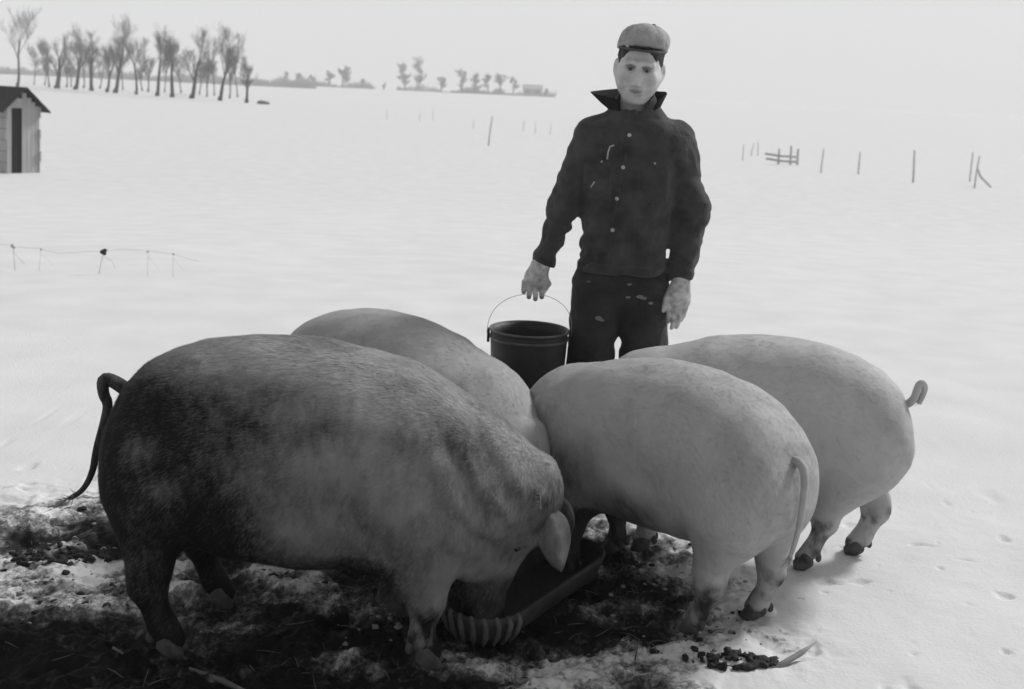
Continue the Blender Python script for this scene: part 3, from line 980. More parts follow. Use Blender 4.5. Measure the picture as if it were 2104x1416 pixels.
# pig behind it, coming towards the trough
make_pig('pale pig behind the big muddy one, only its sloping back showing', (-.35, 3.90), math.radians(-42), .90,
         (.62, .0, .46), math.radians(80), 0.0,
         [(-.30, .15), (-.38, -.15), (.36, .15), (.30, -.15)],
         ([(-.55, 0, .66), (-.60, .01, .70), (-.63, .03, .69), (-.62, .04, .64), (-.63, .02, .58), (-.635, 0, .48), (-.64, 0, .40)], (.022, .006), .2),
         mud_shade_light, M_PIG_C, nbrist=20000, seed=23)
# front right pig, rump to the right
make_pig('clean pale pig in front of the man, tail hanging straight down its rump', (.495, 3.50), math.radians(180-46), .885,
         (.575, .09, .42), math.radians(88), math.radians(30),
         [(-.31, .13), (-.38, -.13), (.27, .15), (.30, -.15)],
         ([(-.56, .0, .64), (-.605, .0, .655), (-.632, .0, .62), (-.636, .005, .54), (-.632, .01, .46), (-.620, .012, .40), (-.606, .014, .35)], (.018, .006), .05),
         mud_shade_mid, M_PIG_B, h=.010, nbrist=26000, seed=37, bend=.20, wid=.94)
# far right pig
make_pig('pale pig at the far right with a curled-up tail', (.835, 3.89), math.radians(180-12), .895,
         (.60, -.07, .46), math.radians(80), 0.0,
         [(-.27, .11), (-.47, -.13), (.34, .15), (.28, -.15)],
         ([(-.56, 0, .645), (-.590, .0, .655), (-.608, .004, .680), (-.612, .010, .715), (-.618, .012, .738), (-.632, .006, .744), (-.642, -.006, .725), (-.638, -.014, .695), (-.625, -.012, .66)], (.017, .010), .05),
         mud_shade_light, M_PIG_D, nbrist=20000, seed=51, wid=.90, tuft=2, bend=.22)
# ------------------------------------------------------------------ feed trough
M_TROUGH = mat('old_rubber', .02, .06, scale=14, rough=.7, bump=.3, bscale=80)
def trough():
    A, B = Vector((-.025, 3.155, 0)), Vector((.225, 3.555, 0))
    d = (B-A).normalized(); n = Vector((-d.y, d.x, 0))
    t = empty('feed_trough', tuple(A) )
    tag(t, 'long dark feed trough with a ribbed rounded end under the pigs\' snouts', 'trough')
    hw = .112
    def outline(off, m=20):
        P = []
        r = hw+off
        for k in range(m+1):
            a = math.pi*k/m
            P.append(-d*math.sin(a)*r + n*math.cos(a)*r)
        L = (B-A)
        for k in range(m+1):
            a = math.pi*k/m
            P.append(L + d*math.sin(a)*r - n*math.cos(a)*r)
        return P
    prof = [(-.075, .006), (-.035, .006), (-.010, .035), (.006, .075), (.012, .094), (.008, .100), (.000, .099), (-.004, .090), (-.022, .045), (-.06, .022)]
    mb = MB(); rows = [outline(o) for o, z in prof]; m = len(rows[0])
    V, Fc = [], []
    for (o, z), row in zip(prof, rows):
        V += [(p.x, p.y, z) for p in row]
    for i in range(len(prof)-1):
        for k in range(m):
            Fc.append((i*m+k, i*m+(k+1) % m, (i+1)*m+(k+1) % m, (i+1)*m+k))
    Fc.append(tuple(range((len(prof)-1)*m, len(prof)*m)))
    Fc.append(tuple(range(m))[::-1])
    mb.quads(V, Fc); w = mb.build('basin', M_TROUGH, t)
    M_RIB = mat('worn_rubber_rib', .04, .13, scale=30, rough=.6)
    for k in range(11):
        a = math.pi*(.02+.094*k)
        e = -d*math.sin(a) + n*math.cos(a)
        e2 = Vector((-e.y, e.x, 0))
        pts = [e*(hw-.018) + Vector((0, 0, .012)), e*(hw+.002) + e2*.006 + Vector((0, 0, .045)), e*(hw+.013) + e2*.005 + Vector((0, 0, .08)), e*(hw+.010) - e2*.002 + Vector((0, 0, .101)), e*(hw-.010) - e2*.006 + Vector((0, 0, .085))]
        r_ = MB(); r_.tube(pts, [.006, .009, .0085, .007, .004], 7); r_.build('rib', M_RIB, t)
    # slop inside
    s_ = MB(); row = outline(-.026); s_.quads([(p.x, p.y, .042) for p in row], [tuple(range(m))]); s_.build('slop', mat('wet_slop', .02, .05, scale=40, rough=.3, bump=.5, bscale=120), t)
trough()

# ------------------------------------------------------------------ man
MX, MY = .432, 4.36
M_SKIN = mat('skin', .48, .62, scale=45, rough=.65, bump=.12, bscale=260)
_n, _l = M_SKIN.node_tree.nodes, M_SKIN.node_tree.links
_ra = [k for k in _n if k.bl_idname == 'ShaderNodeValToRGB'][0]
_at = _n.new('ShaderNodeAttribute'); _at.attribute_name = 'tone'
_mx = _n.new('ShaderNodeMix'); _mx.data_type = 'RGBA'; _mx.inputs[7].default_value = g3(.20)
_l.new(_at.outputs['Fac'], _mx.inputs[0]); _l.new(_ra.outputs['Color'], _mx.inputs[6]); _l.new(_mx.outputs[2], _n['Principled BSDF'].inputs['Base Color'])
M_DENIM = mat('dark_jacket_cloth', .020, .072, scale=11, rough=.95, bump=.7, bscale=260, sheen=.15)
M_TROUSER = mat('dark_trouser_cloth', .014, .044, scale=9, rough=.95, bump=.35, bscale=200, sheen=.1)
M_HAIR = mat('dark_hair', .015, .045, scale=60, rough=.6)
M_CAP = mat('grey_cap_wool', .27, .40, scale=30, rough=.95, bump=.4, bscale=200)
M_BTN = mat('metal_button', .35, .5, rough=.35, spec=.6)
M_BOOT = mat('boot_leather', .02, .04, rough=.6)
M_BROW = mat('brow_hair', .17, .24, rough=.8)
M_LIP = mat('lips', .24, .30, rough=.5)
M_EYEW = mat('eye_white', .22, .30, rough=.3)
M_IRIS = mat('iris', .03, .05, rough=.2)

def RZ(a): return Matrix.Rotation(a, 3, 'Z')
def man():
    p = empty('person', (MX, MY, 0))
    tag(p, 'man in grey cap and dark buttoned work jacket holding a bucket behind the pigs', 'person')
    # ---- head and neck (fine), tilted and turned a little
    R = Matrix.Rotation(math.radians(5), 3, 'Y') @ Matrix.Rotation(math.radians(-7), 3, 'Z') @ Matrix.Rotation(math.radians(6), 3, 'X')
    HC = Vector((.020, -.015, 1.655))
    def T(x, y, z): return tuple(HC + R @ Vector((x, y, z)))
    Rn = [[R[i][j] for j in range(3)] for i in range(3)]
    F = Field((-.125, -.16, 1.36), (.17, .15, 1.84), .0042)
    E = lambda c, r: F.ell(T(*c), r, Rn)
    K = lambda a, b, ra, rb: F.cone(T(*a), T(*b), ra, rb)
    F.add(E((0, .018, .055), (.079, .098, .095)), 0)               # cranium
    F.add(E((0, -.022, -.016), (.076, .078, .090)), .03)            # face
    F.add(K((0, -.045, -.078), (0, -.055, -.090), .044, .035), .04) # jaw front
    for s in (-1, 1):
        F.add(K((s*.058, -.005, -.032), (s*.026, -.06, -.092), .026, .019), .035)   # jaw line
        F.add(E((s*.043, -.067, -.022), (.026, .022, .02)), .025)   # cheek bones
        F.add(K((s*.008, -.094, .026), (s*.048, -.078, .026), .012, .010), .018)  # brow
        F.cut(E((s*.031, -.099, .004), (.021, .013, .011)), .014)   # eye socket
    F.add(K((0, -.090, .012), (0, -.117, -.040), .009, .013), .014) # nose
    for s in (-1, 1):
        F.add(E((s*.012, -.104, -.045), (.010, .012, .008)), .008)
    F.add(E((0, -.088, -.072), (.030, .015, .012)), .014)          # mouth mound
    F.cut(K((-.026, -.101, -.072), (.026, -.101, -.072), .0035, .0035), .006)
    F.cut(E((0, -.099, -.088), (.022, .010, .006)), .01)
    F.add(E((0, -.084, -.101), (.020, .016, .014)), .018)          # chin
    for s in (-1, 1):                                               # ears
        F.add(E((s*.085, .012, .000), (.014, .020, .034)), .008)
        F.add(E((s*.080, .006, -.026), (.010, .012, .014)), .008)
        F.cut(E((s*.094, .002, .004), (.007, .010, .018)), .006)
    F.add(F.cone((.018, .022, 1.60), (.010, .03, 1.40), .054, .066), .03)   # neck
    F.add(F.cone((-.10, .02, 1.37), (.12, .02, 1.37), .06, .06), .05)
    V1, Q1 = F.mesh()
    # ---- torso, arms, legs inside the clothes (coarser)
    G = Field((-.42, -.22, -.12), (.42, .22, 1.45), .02)
    G.add(G.ell((.012, .02, 1.22), (.155, .09, .24)), 0).add(G.ell((0, .02, .90), (.15, .09, .16)), .06)
    for (a, b, c) in (((-.12, .02, 1.39), (-.230, .012, 1.13), (-.300, -.02, .93)), ((.155, .02, 1.39), (.243, .02, 1.13), (.226, -.018, .90))):
        G.add(G.cone(a, b, .042, .034), .02).add(G.cone(b, c, .034, .028), .02)
    for s in (-1, 1):
        G.add(G.cone((s*.08, .02, .82), (s*.10, .01, .42), .075, .052), .03).add(G.cone((s*.10, .01, .42), (s*.105, .03, .0), .05, .04), .02)
    V2, Q2 = G.mesh()
    # ---- hands
    hands = []
    # right hand (image left): fist round the bail, knuckles to the camera
    Hc = Vector((-.335, -.035, .815))
    hf = Field((-.42, -.12, .73), (-.24, .06, .97), .003)
    hf.add(hf.cone((-.290, -.02, .945), (-.312, -.028, .895), .030, .031), .0)
    hf.add(hf.ell((-.330, -.036, .850), (.044, .026, .046)), .02)
    hf.add(hf.cone((-.318, -.03, .90), (-.330, -.036, .84), .032, .036), .02)
    kn = [(-.372, -.040, .835), (-.354, -.050, .822), (-.332, -.053, .815), (-.311, -.047, .818)]
    for i, k in enumerate(kn):
        L = (.030, .034, .033, .028)[i]
        a = Vector(k); b = a + Vector((-.002+.003*i, -.012, -.030*L/.033)); c = b + Vector((0, .026, -.014)); e = c + Vector((0, .022, .012))
        hf.add(hf.cone(a, b, .0112, .0098), .003).add(hf.cone(b, c, .0098, .0092), .002).add(hf.cone(c, e, .0092, .008), .002)
    hf.add(hf.cone((-.300, -.045, .862), (-.283, -.060, .835), .014, .012), .010).add(hf.cone((-.283, -.060, .835), (-.300, -.068, .805), .0118, .0098), .004)
    hands.append(hf.mesh())
    # left hand (image right): hanging, back of the hand to the camera, fingers curling in
    hf = Field((.13, -.14, .66), (.31, .05, .92), .003)
    hf.add(hf.cone((.226, -.02, .91), (.224, -.030, .85), .031, .032), 0)
    hf.add(hf.ell((.218, -.038, .800), (.046, .022, .052)), .02)
    hf.add(hf.cone((.222, -.03, .85), (.216, -.038, .79), .033, .036), .02)
    kn = [(.180, -.045, .772), (.201, -.050, .762), (.224, -.050, .760), (.245, -.044, .768)]
    for i, k in enumerate(kn):
        L = (.036, .042, .039, .030)[i]
        a = Vector(k); b = a + Vector((.003-.004*i, -.014, -L)); c = b + Vector((-.002*i, .010, -L*.62)); e = c + Vector((0, .020, -L*.30))
        hf.add(hf.cone(a, b, .0112, .0096), .003).add(hf.cone(b, c, .0096, .0088), .002).add(hf.cone(c, e, .0088, .0075), .002)
    hf.add(hf.cone((.192, -.032, .835), (.168, -.045, .795), .016, .0125), .010).add(hf.cone((.168, -.045, .795), (.160, -.052, .752), .012, .0095), .004)
    hands.append(hf.mesh())
    Vs, Fs, n = [], [], 0
    for V, Q in [(V1, Q1), (V2, Q2)] + hands:
        Vs.append(V); Fs.append(Q+n); n += len(V)
    VV = np.concatenate(Vs)
    Ri = np.array(R.transposed()); L_ = (VV - np.array(HC)) @ Ri.T
    hx, hy, hz_ = L_[:, 0], L_[:, 1], L_[:, 2]
    g_3 = lambda cx, cz, rx, rz: np.exp(-((hx-cx)/rx)**2 - ((hz_-cz)/rz)**2)*(hy < .0)
    nn = fbm(VV[:, 0]*60, VV[:, 1]*60, VV[:, 2]*60, 3)
    tone = .40*np.clip(g_3(0, -.095, .055, .035) + .8*g_3(.05, -.06, .018, .05) + .8*g_3(-.05, -.06, .018, .05), 0, 1)     # shading of jaw, mouth and cheek sides painted into the skin
    tone = np.maximum(tone, .50*np.maximum(g_3(.031, .008, .024, .010), g_3(-.031, .008, .024, .010)))                     # eye-socket shade painted in
    tone = np.maximum(tone, .28*g_3(0, -.056, .02, .009))  # shade below the nose painted in
    tone = np.maximum(tone, .35*np.maximum(g_3(.045, -.03, .02, .02), g_3(-.045, -.03, .02, .02)))                         # cheek shading painted in
    tone = np.maximum(tone, np.where(VV[:, 2] < 1.0, .30+1.2*(nn-.5), 0))                                                  # grimy hands
    tone = np.clip(tone + .5*(nn-.5), 0, 1)
    obj('body', mesh_np('body', VV, np.concatenate(Fs), True, {'tone': tone}), M_SKIN, p)
    # ---- eyes, brows, lips
    for s in (-1, 1):
        f = Field((-.02, -.02, -.02), (.02, .02, .02), .002)
        f.add(f.ell((0, 0, 0), (.0125, .0115, .0058)), 0)
        v, q = f.mesh()
        e = obj('eye', mesh_np('eye', v+np.array(T(s*.031, -.0815, .004)), q), M_EYEW, p)
        f = Field((-.012, -.012, -.012), (.012, .012, .012), .0016); f.add(f.ell((0, 0, 0), (.0055, .004, .0050)), 0)
        v, q = f.mesh()
        obj('iris', mesh_np('iris', v+np.array(T(s*.031, -.0905, .004)), q), M_IRIS, e)
        m = MB(); m.tube([T(s*.012, -.1045, .015), T(s*.030, -.1030, .0195), T(s*.050, -.0885, .016)], [.0030, .0034, .0018], 6); m.build('eyebrow', M_BROW, p)
        m = MB(); m.tube([T(s*.016, -.0925, .0085), T(s*.031, -.0945, .0125), T(s*.046, -.086, .007)], [.0014, .0020, .0012], 5); m.build('upper_lid', M_BROW, p)
    m = MB(); m.tube([T(-.024, -.0965, -.0715), T(-.008, -.1035, -.0700), T(.008, -.1035, -.0700), T(.024, -.0965, -.0715)], [.0015, .0035, .0035, .0015], 6); m.build('lips', M_LIP, p)
    m = MB(); m.tube([T(-.019, -.0970, -.0765), T(0, -.1030, -.0785), T(.019, -.0970, -.0765)], [.0015, .004, .0015], 6); m.build('lips', M_LIP, p)
    # ---- hair: short sides and fringe below the cap
    f = Field((-.11, -.15, 1.60), (.15, .15, 1.83), .004)
    cr = f.ell(T(0, .018, .055), (.0865, .106, .104), Rn)
    cut = f.ell(T(-.006, -.150, -.006), (.124, .124, .108), Rn)         # the face opening
    low = (f.z - (1.635))*-1
    f.f = smax(cr, -cut, .008)
    f.f = np.maximum(f.f, low - 0.10*(f.y+.06))
    side = f.f + .016*(fbm(f.x*70, f.y*70, f.z*22, 3)-.5)
    f.f = side
    v, q = f.mesh()
    obj('hair', mesh_np('hair', v, q), M_HAIR, p)
    # ---- cap
    f = Field((-.13, -.18, 1.66), (.17, .16, 1.88), .0042)
    crown = f.ell(T(.000, .020, .078), (.0915, .111, .092), Rn)
    # flat panel crown, a little lopsided
    crown = smin(crown, f.ell(T(.012, .022, .118), (.078, .094, .050), Rn), .03)
    base = -(f.z - (1.727 - .08*(f.y-0.02) - .075*(f.x-.02)))
    crown = smax(crown, base, .006)
    an = np.arctan2(f.y-.02, f.x-.03)
    crown += .0022*np.exp(-((((an/(math.pi/4)) % 1)-.5)/.07)**2)*sstep(1.76, 1.79, f.z)       # panel seams
    crown += .020*(fbm(f.x*13, f.y*13, f.z*13, 3)-.5) + .004*(fbm(f.x*50, f.y*50, f.z*50, 2)-.5)
    f.add(crown, 0)
    v, q = f.mesh()
    c = obj('cap', mesh_np('cap', v, q), M_CAP, p)
    f = Field((-.02, -.02, -.02), (.02, .02, .02), .003); f.add(f.ell((0, 0, 0), (.011, .011, .010)), 0)
    v, q = f.mesh(); obj('cap_button', mesh_np('cap_button', v+np.array(T(.03, .03, .1645)), q), M_HAIR, c)
    # short stiff peak, pushed back
    m = MB(); n_ = 14; V = []
    for lay, dz in ((0, 0.0), (1, -.006)):
        for i in range(n_+1):
            a = math.radians(200 + 140*i/n_)
            for rr, lift in ((.90, -.002), (1.34, .004)):
                V.append(T(.092*math.cos(a)*(1.0), .020+.112*math.sin(a)*rr, .079+lift*abs(math.sin(a))+dz))
    Fc = []
    for i in range(n_):
        a = i*2; b = a+2; o = (n_+1)*2
        Fc += [(a, a+1, b+1, b), (a+o, b+o, b+1+o, a+1+o), (a+1, a+1+o, b+1+o, b+1)]
    m.quads(V, Fc); m.build('peak', mat('cap_peak', .05, .10, rough=.8), c)
    f = Field((-.012, -.012, -.012), (.012, .012, .012), .002); f.add(f.ell((0, 0, 0), (.006, .005, .007)), 0)
    v, q = f.mesh(); obj('cap_stud', mesh_np('cap_stud', v+np.array(T(-.052, -.080, .084)), q), M_BTN, c)
    # ---- jacket
    J = Field((-.38, -.22, .80), (.39, .22, 1.58), .0062)
    zs = np.array([.86, .90, .98, 1.08, 1.20, 1.32, 1.40, 1.46, 1.50, 1.54, 1.58])
    wl_ = np.array([.182, .184, .183, .181, .188, .190, .180, .150, .105, .075, .06])
    dp = np.array([.118, .122, .122, .124, .130, .132, .126, .112, .095, .080, .07])
    cx = np.interp(J.z, [.86, 1.2, 1.5], [-.003, .008, .015])
    w = np.interp(J.z, zs, wl_); dd = np.interp(J.z, zs, dp)
    k = ((np.abs(J.x-cx)/w)**2.5 + (np.abs(J.y-.02)/dd)**2.5)**(1/2.5)
    J.add((k-1)*np.minimum(w, dd)*.9, 0)
    J.f = np.maximum(J.f, -(J.z-.878))
    for a, b, c_, rr in (((-.134, .02, 1.400), (-.232, .012, 1.13), (-.308, -.022, .900), (.074, .064, .050)), ((.164, .02, 1.392), (.246, .02, 1.13), (.224, -.018, .855), (.082, .074, .054))):
        dv = (Vector(c_)-Vector(b)).normalized()
        d_ = smin(J.cone(a, b, rr[0], rr[1]), J.cone(b, tuple(Vector(c_)+dv*.06), rr[1], rr[2]*.98), .025)
        pl_ = (J.x-c_[0])*dv.x + (J.y-c_[1])*dv.y + (J.z-c_[2])*dv.z
        d_ = d_ - .003*sstep(-.050, -.046, pl_)                      # cuff band
        d_ = smax(d_, pl_, .004)
        J.add(d_, .030)
    J.cut(J.cone((.012, -.02, 1.56), (.010, -.02, 1.48), .072, .055), .008)
    J.cut(J.cone((.010, -.15, 1.54), (.002, -.14, 1.425), .058, .014), .008)
    # wrinkles
    def wr(fx, fy, fz, a, sd):
        return a*(1-np.abs(2*fbm(J.x*fx+sd, J.y*fy, J.z*fz+sd, 3)-1))
    wrk = wr(9, 9, 20, .012, 3.1) + wr(16, 12, 9, .007, 8.8)
    wrk = wrk*(.75+.75*sstep(1.25, .95, J.z)) + wr(4.5, 4, 5.5, .020, 5.5) - .010 + .0035*np.sin((J.z*1.0+J.x*.8)*70 + 22*fbm(J.x*6, J.y*6, J.z*6, 2))*sstep(.16, .24, np.abs(J.x-.01))*sstep(.85, .95, J.z)*.5
    J.f += wrk - .018
    # placket step and pocket outlines
    pl = np.abs(J.x - (-.035 + (J.z-1.05)*.06))
    J.f -= .003*sstep(.024, .020, pl)*(J.y < 0)
    pk = np.maximum(np.abs(J.x-.085)-.058, np.abs(J.z-1.235)-.07)
    J.f -= .004*sstep(.006, .0, pk)*(J.y < 0)
    pk = np.maximum(np.abs(J.x+.115)-.05, np.abs(J.z-1.24)-.06)
    J.f -= .004*sstep(.006, .0, pk)*(J.y < 0)
    J.f -= .004*sstep(.925, .915, J.z)*(np.abs(J.x) < .185)         # waistband
    V, Q = J.mesh(); V = relax(V, Q, 1, .4)
    jk = obj('jacket', mesh_np('jacket', V, Q), M_DENIM, p)
    # stitched cuff rings
    M_ST = mat('stitching', .06, .09)
    # buttons on the front, found by ray casting onto the jacket
    dg = bpy.context.evaluated_depsgraph_get(); dg.update()
    def front(x, z):
        ok, loc, nr, _ = jk.ray_cast(Vector((x, -1, z)), Vector((0, 1, 0)))
        return (loc, nr) if ok else (Vector((x, -.12, z)), Vector((0, -1, 0)))
    for x, z in ((-.012, 1.412), (-.029, 1.292), (-.045, 1.174), (-.054, 1.055), (.088, 1.312), (-.107, 1.308)):
        loc, nr = front(x, z); q_ = .5 if abs(x) > .08 else .9
        m = MB(); m.lathe([(0, .004*q_), (.004*q_, .0042*q_), (.0075*q_, .003*q_), (.0085*q_, 0), (.0085*q_, -.004)], 12)
        b = m.build('button', M_BTN, jk)
        b.matrix_local = Matrix.Translation(loc) @ nr.to_track_quat('Z', 'Y').to_matrix().to_4x4()
    def seam(pts, name='seam_stitching'):
        P = []
        for (x0, z0), (x1, z1) in zip(pts[:-1], pts[1:]):
            n_s = max(2, int(math.hypot(x1-x0, z1-z0)/.012))
            for i in range(n_s):
                loc = front(x0+(x1-x0)*i/n_s, z0+(z1-z0)*i/n_s)[0]
                P.append(loc + Vector((0, -.0006, 0)))
        m = MB(); m.tube(P, .0011, 4); m.build(name, M_ST, jk)
    seam([(-.062, .90), (-.056, 1.05), (-.036, 1.22), (-.020, 1.36)])
    seam([(.030, 1.31), (.142, 1.305), (.140, 1.19), (.086, 1.165), (.034, 1.195), (.030, 1.31)])
    seam([(-.158, 1.29), (-.070, 1.30), (-.074, 1.20), (-.115, 1.175), (-.156, 1.19)])
    seam([(-.165, .922), (-.05, .920), (.06, .918), (.165, .916)])
    seam([(.03, 1.16), (.028, 1.05), (.03, .93)])
    # pale thread loop and scuffs on the chest
    P = [front(x, z)[0] + Vector((0, -.003, 0)) for x, z in ((-.088, 1.318), (-.086, 1.345), (-.080, 1.366), (-.066, 1.372))]
    m = MB(); m.tube(P, .003, 5); m.build('thread', M_BTN, jk)
    P = [front(x, z)[0] + Vector((0, -.002, 0)) for x, z in ((-.142, 1.21), (-.130, 1.232))]
    m = MB(); m.tube(P, .003, 5); m.build('thread', M_BTN, jk)
    # ---- turned-up collar: a curved strip with a point at his right
    n_ = 36
    rows = []
    for i in range(n_+1):
        t = i/n_
        a = math.radians(-90 + 40 + t*(360-80))          # from front right round the back to front left
        ca, sa = math.cos(a), math.sin(a)
        # angle -90 is the front (towards the camera)
        bx, by, bz = .013 + .074*ca, .012 + .080*sa, 1.500 - .030*(1+math.cos(a+math.pi/2))/2*1.2
        front_k = max(0, math.cos(a+math.pi/2))
        # image left is -x
        hgt = .070 + .015*(1-front_k)
        out = .030 + .020*front_k
        tx, ty, tz = bx + ca*out, by + sa*out*.8, bz + hgt
        wl2 = math.exp(-((t-.80)/.10)**2)                 # the flared point on the image left
        tx += -.068*wl2; ty += -.02*wl2; tz += -.005*wl2
        wr2 = math.exp(-((t-.14)/.12)**2)
        tx += .012*wr2; tz += .012*wr2
        rows.append([(bx, by, bz-.02), (bx+ca*.012, by+sa*.012, bz+.012), ((bx+tx)/2+ca*.004, (by+ty)/2+sa*.004, (bz+tz)/2), (tx, ty, tz)])
    V, Fc = [], []
    for lay in (0, 1):
        for r_ in rows:
            for q in r_:
                c0 = Vector((.013, .012, q[2])); v = Vector(q)
                V.append(tuple(v - (v-c0).normalized()*.006*lay))
    o = (n_+1)*4
    for i in range(n_):
        for j in range(3):
            a = i*4+j
            Fc += [(a, a+4, a+5, a+1), (a+o, a+1+o, a+5+o, a+4+o)]
        a = i*4+3; Fc.append((a, a+4, a+4+o, a+o))
    for i in (0, n_):
        for j in range(3):
            a = i*4+j
            Fc.append((a, a+1, a+1+o, a+o) if i == 0 else (a+1, a, a+o, a+1+o))
    m = MB(); m.quads(V, Fc); m.build('collar', mat('collar_cloth', .008, .016, rough=.95), jk)
    # undershirt at the throat
    f = Field((-.09, -.14, 1.38), (.11, .1, 1.53), .006); f.add(f.cone((.012, .012, 1.50), (.008, -.005, 1.40), .066, .095), 0)
    f.cut(f.cone((.012, -.05, 1.56), (.010, -.075, 1.462), .062, .020), .01)
    f.f = np.maximum(f.f, f.z-1.505)
    v, q = f.mesh(); obj('shirt', mesh_np('shirt', v, q), mat('shirt_cloth', .10, .16), p)
    # ---- trousers
    f = Field((-.26, -.2, -.10), (.26, .22, .96), .008)
    f.add(f.ell((0, .02, .86), (.172, .112, .15)), 0)
    for s in (-1, 1):
        f.add(f.cone((s*.090, .02, .82), (s*.108, .01, .45), .102, .088), .03)
        f.add(f.cone((s*.102, .01, .45), (s*.108, .03, .02), .082, .078), .03)
    f.cut(f.cone((.0, -.2, .60), (.0, .3, .60), .008, .008), .02)
    f.f = np.maximum(f.f, f.z-.93)
    f.f += .014*(1-np.abs(2*fbm(f.x*9, f.y*9, f.z*13, 3)-1)) - .008
    f.cut(f.ell((0, .02, .92), (.13, .08, .02)), .004)
    v, q = f.mesh(); v = relax(v, q, 1, .4)
    tr = obj('trousers', mesh_np('trousers', v, q), M_TROUSER, p)
    dg.update()
    bpy.context.view_layer.update()
    M_SPOT = mat('pale_spatter', .14, .22)
    for x, z, r in ((.065, .805, .014), (.08, .80, .012), (.105, .782, .010), (.02, .80, .010), (-.085, .715, .016), (-.075, .708, .012), (.022, .852, .008), (-.13, .852, .007)):
        ok, loc, nr, _ = tr.ray_cast(Vector((x, -1, z)), Vector((0, 1, 0)))
        if not ok: continue
        m = MB(); rs = random.Random(int(x*1000)); nn = 9
        m.quads([(0, 0, .0022)] + [(r*rs.uniform(.6, 1.3)*math.cos(2*math.pi*i/nn), .6*r*rs.uniform(.5, 1.2)*math.sin(2*math.pi*i/nn), .0012) for i in range(nn)], [(0, i+1, (i+1) % nn+1) for i in range(nn)])
        b = m.build('spatter', M_SPOT, tr)
        b.matrix_local = Matrix.Translation(loc) @ nr.to_track_quat('Z', 'Y').to_matrix().to_4x4()
    # ---- boots
    for s in (-1, 1):
        f = Field((-.09, -.28, -.10), (.09, .12, .16), .007)
        f.add(f.cone((0, .03, .12), (0, .03, -.03), .062, .06), 0).add(f.cone((0, .02, -.05), (0, -.16, -.055), .052, .046), .03)
        f.f = np.maximum(f.f, -(f.z+.085))
        v, q = f.mesh(); obj('boot', mesh_np('boot', v+np.array((s*.108, 0, 0)), q), M_BOOT, p)
man()

# ------------------------------------------------------------------ bucket
def bucket():
    c = (MX-.345, MY-.03, .365)
    b = empty('bucket', c)
    tag(b, 'dark round metal bucket hanging from the man\'s hand', 'bucket')
    M_TIN = mat('dark_metal_pail', .012, .032, scale=9, rough=.55, bump=.2, bscale=30, spec=.4)
    M_RIM = mat('worn_rim', .07, .12, scale=20, rough=.45)
    H, r0, r1 = .285, .132, .150
    m = MB(); m.lathe([(0.0, .012), (r0-.012, .012), (r0-.004, 0), (r0, .0), (r0+.003, .012), (r0+(r1-r0)*.88, H*.88), (r1-.001, H), (r1-.006, H), (r0+(r1-r0)*.88-.006, H*.88), (r0-.004, .02), (0, .02)], 48)
    m.build('pail', M_TIN, b)
    m = MB(); m.lathe([(r1+.005*math.cos(a), H+.0+.005*math.sin(a)) for a in np.linspace(0, 2*math.pi, 9)[:-1]], 48, close=True); m.build('rim', M_RIM, b)
    rb = r0+(r1-r0)*.90
    m = MB(); m.lathe([(rb+.002+.0035*math.cos(a), H*.895+.0045*math.sin(a)) for a in np.linspace(0, 2*math.pi, 9)[:-1]], 48, close=True); m.build('band', M_RIM, b)
    for s in (-1, 1):
        m = MB(); m.box((s*(r1+.006), 0, H-.028), (.010, .03, .05)); m.build('handle_lug', M_TIN, b, False)
    top = Vector((-.335+.345, -.01, .79-c[2]))
    pts = []
    for i in range(25):
        a = math.pi*i/24
        pts.append((-(r1+.012)*math.cos(a)*(1 if i not in (0, 24) else 1) + top.x*math.sin(a), -.01*math.sin(a), H-.02 + (top.z-H+.02)*math.sin(a)**.75))
    m = MB(); m.tube(pts, .0011, 6); m.build('bail', mat('thin_wire', .4, .5, rough=.4), b)
    m = MB(); m.quads([((r1-.012)*math.cos(2*math.pi*k/32), (r1-.012)*math.sin(2*math.pi*k/32), H*.72) for k in range(32)], [tuple(range(32))])
    m.build('feed', mat('ground_feed', .03, .08, scale=60, bump=.8, bscale=90), b)
bucket()

# ------------------------------------------------------------------ loose stuff on the trodden ground
def lump_mesh(seed, n=2):
    bm = bmesh.new(); bmesh.ops.create_icosphere(bm, subdivisions=n, radius=1)
    rs = random.Random(seed)
    V = np.array([v.co[:] for v in bm.verts])
    V = V*(.35+1.3*fbm(V[:, 0]*1.6+seed*3, V[:, 1]*1.6, V[:, 2]*1.6+seed, 3, .7))[:, None]; F_ = np.array([[v.index for v in f.verts] for f in bm.faces])
    bm.free(); return V, F_
LUMPS = [lump_mesh(k) for k in range(8)]
def scatter(name, label, pts, rmin, rmax, m, seed, flat=.7, smooth=True):
    rs = np.random.RandomState(seed); Vs, Fs, n = [], [], 0
    P = np.array(pts); Z, _ = ground_fields(P[:, 0], P[:, 1])
    for (x, y), z in zip(P, Z):
        V, F_ = LUMPS[rs.randint(8)]
        r = rmin + (rmax-rmin)*rs.rand()**2.5
        a = rs.rand()*6.28; c, s_ = math.cos(a), math.sin(a)
        W = V*r*np.array([1, rs.uniform(.6, 1), flat*rs.uniform(.6, 1.1)])
        W = np.stack([W[:, 0]*c-W[:, 1]*s_, W[:, 0]*s_+W[:, 1]*c, W[:, 2]], 1) + np.array([x, y, z+r*.12])
        Vs.append(W); Fs.append(F_+n); n += len(V)
    o = obj(name, mesh_np(name, np.concatenate(Vs), np.concatenate(Fs), smooth), m)
    return tag(o, label, kind='stuff')
rs = np.random.RandomState(4)
M_CLOD = mat('mud_clod', .008, .025, scale=25, rough=.8, bump=.4, bscale=120)
M_LUMP = mat('dirty_snow_lump', .12, .42, scale=22, rough=.9, bump=.4, bscale=90, detail=8)
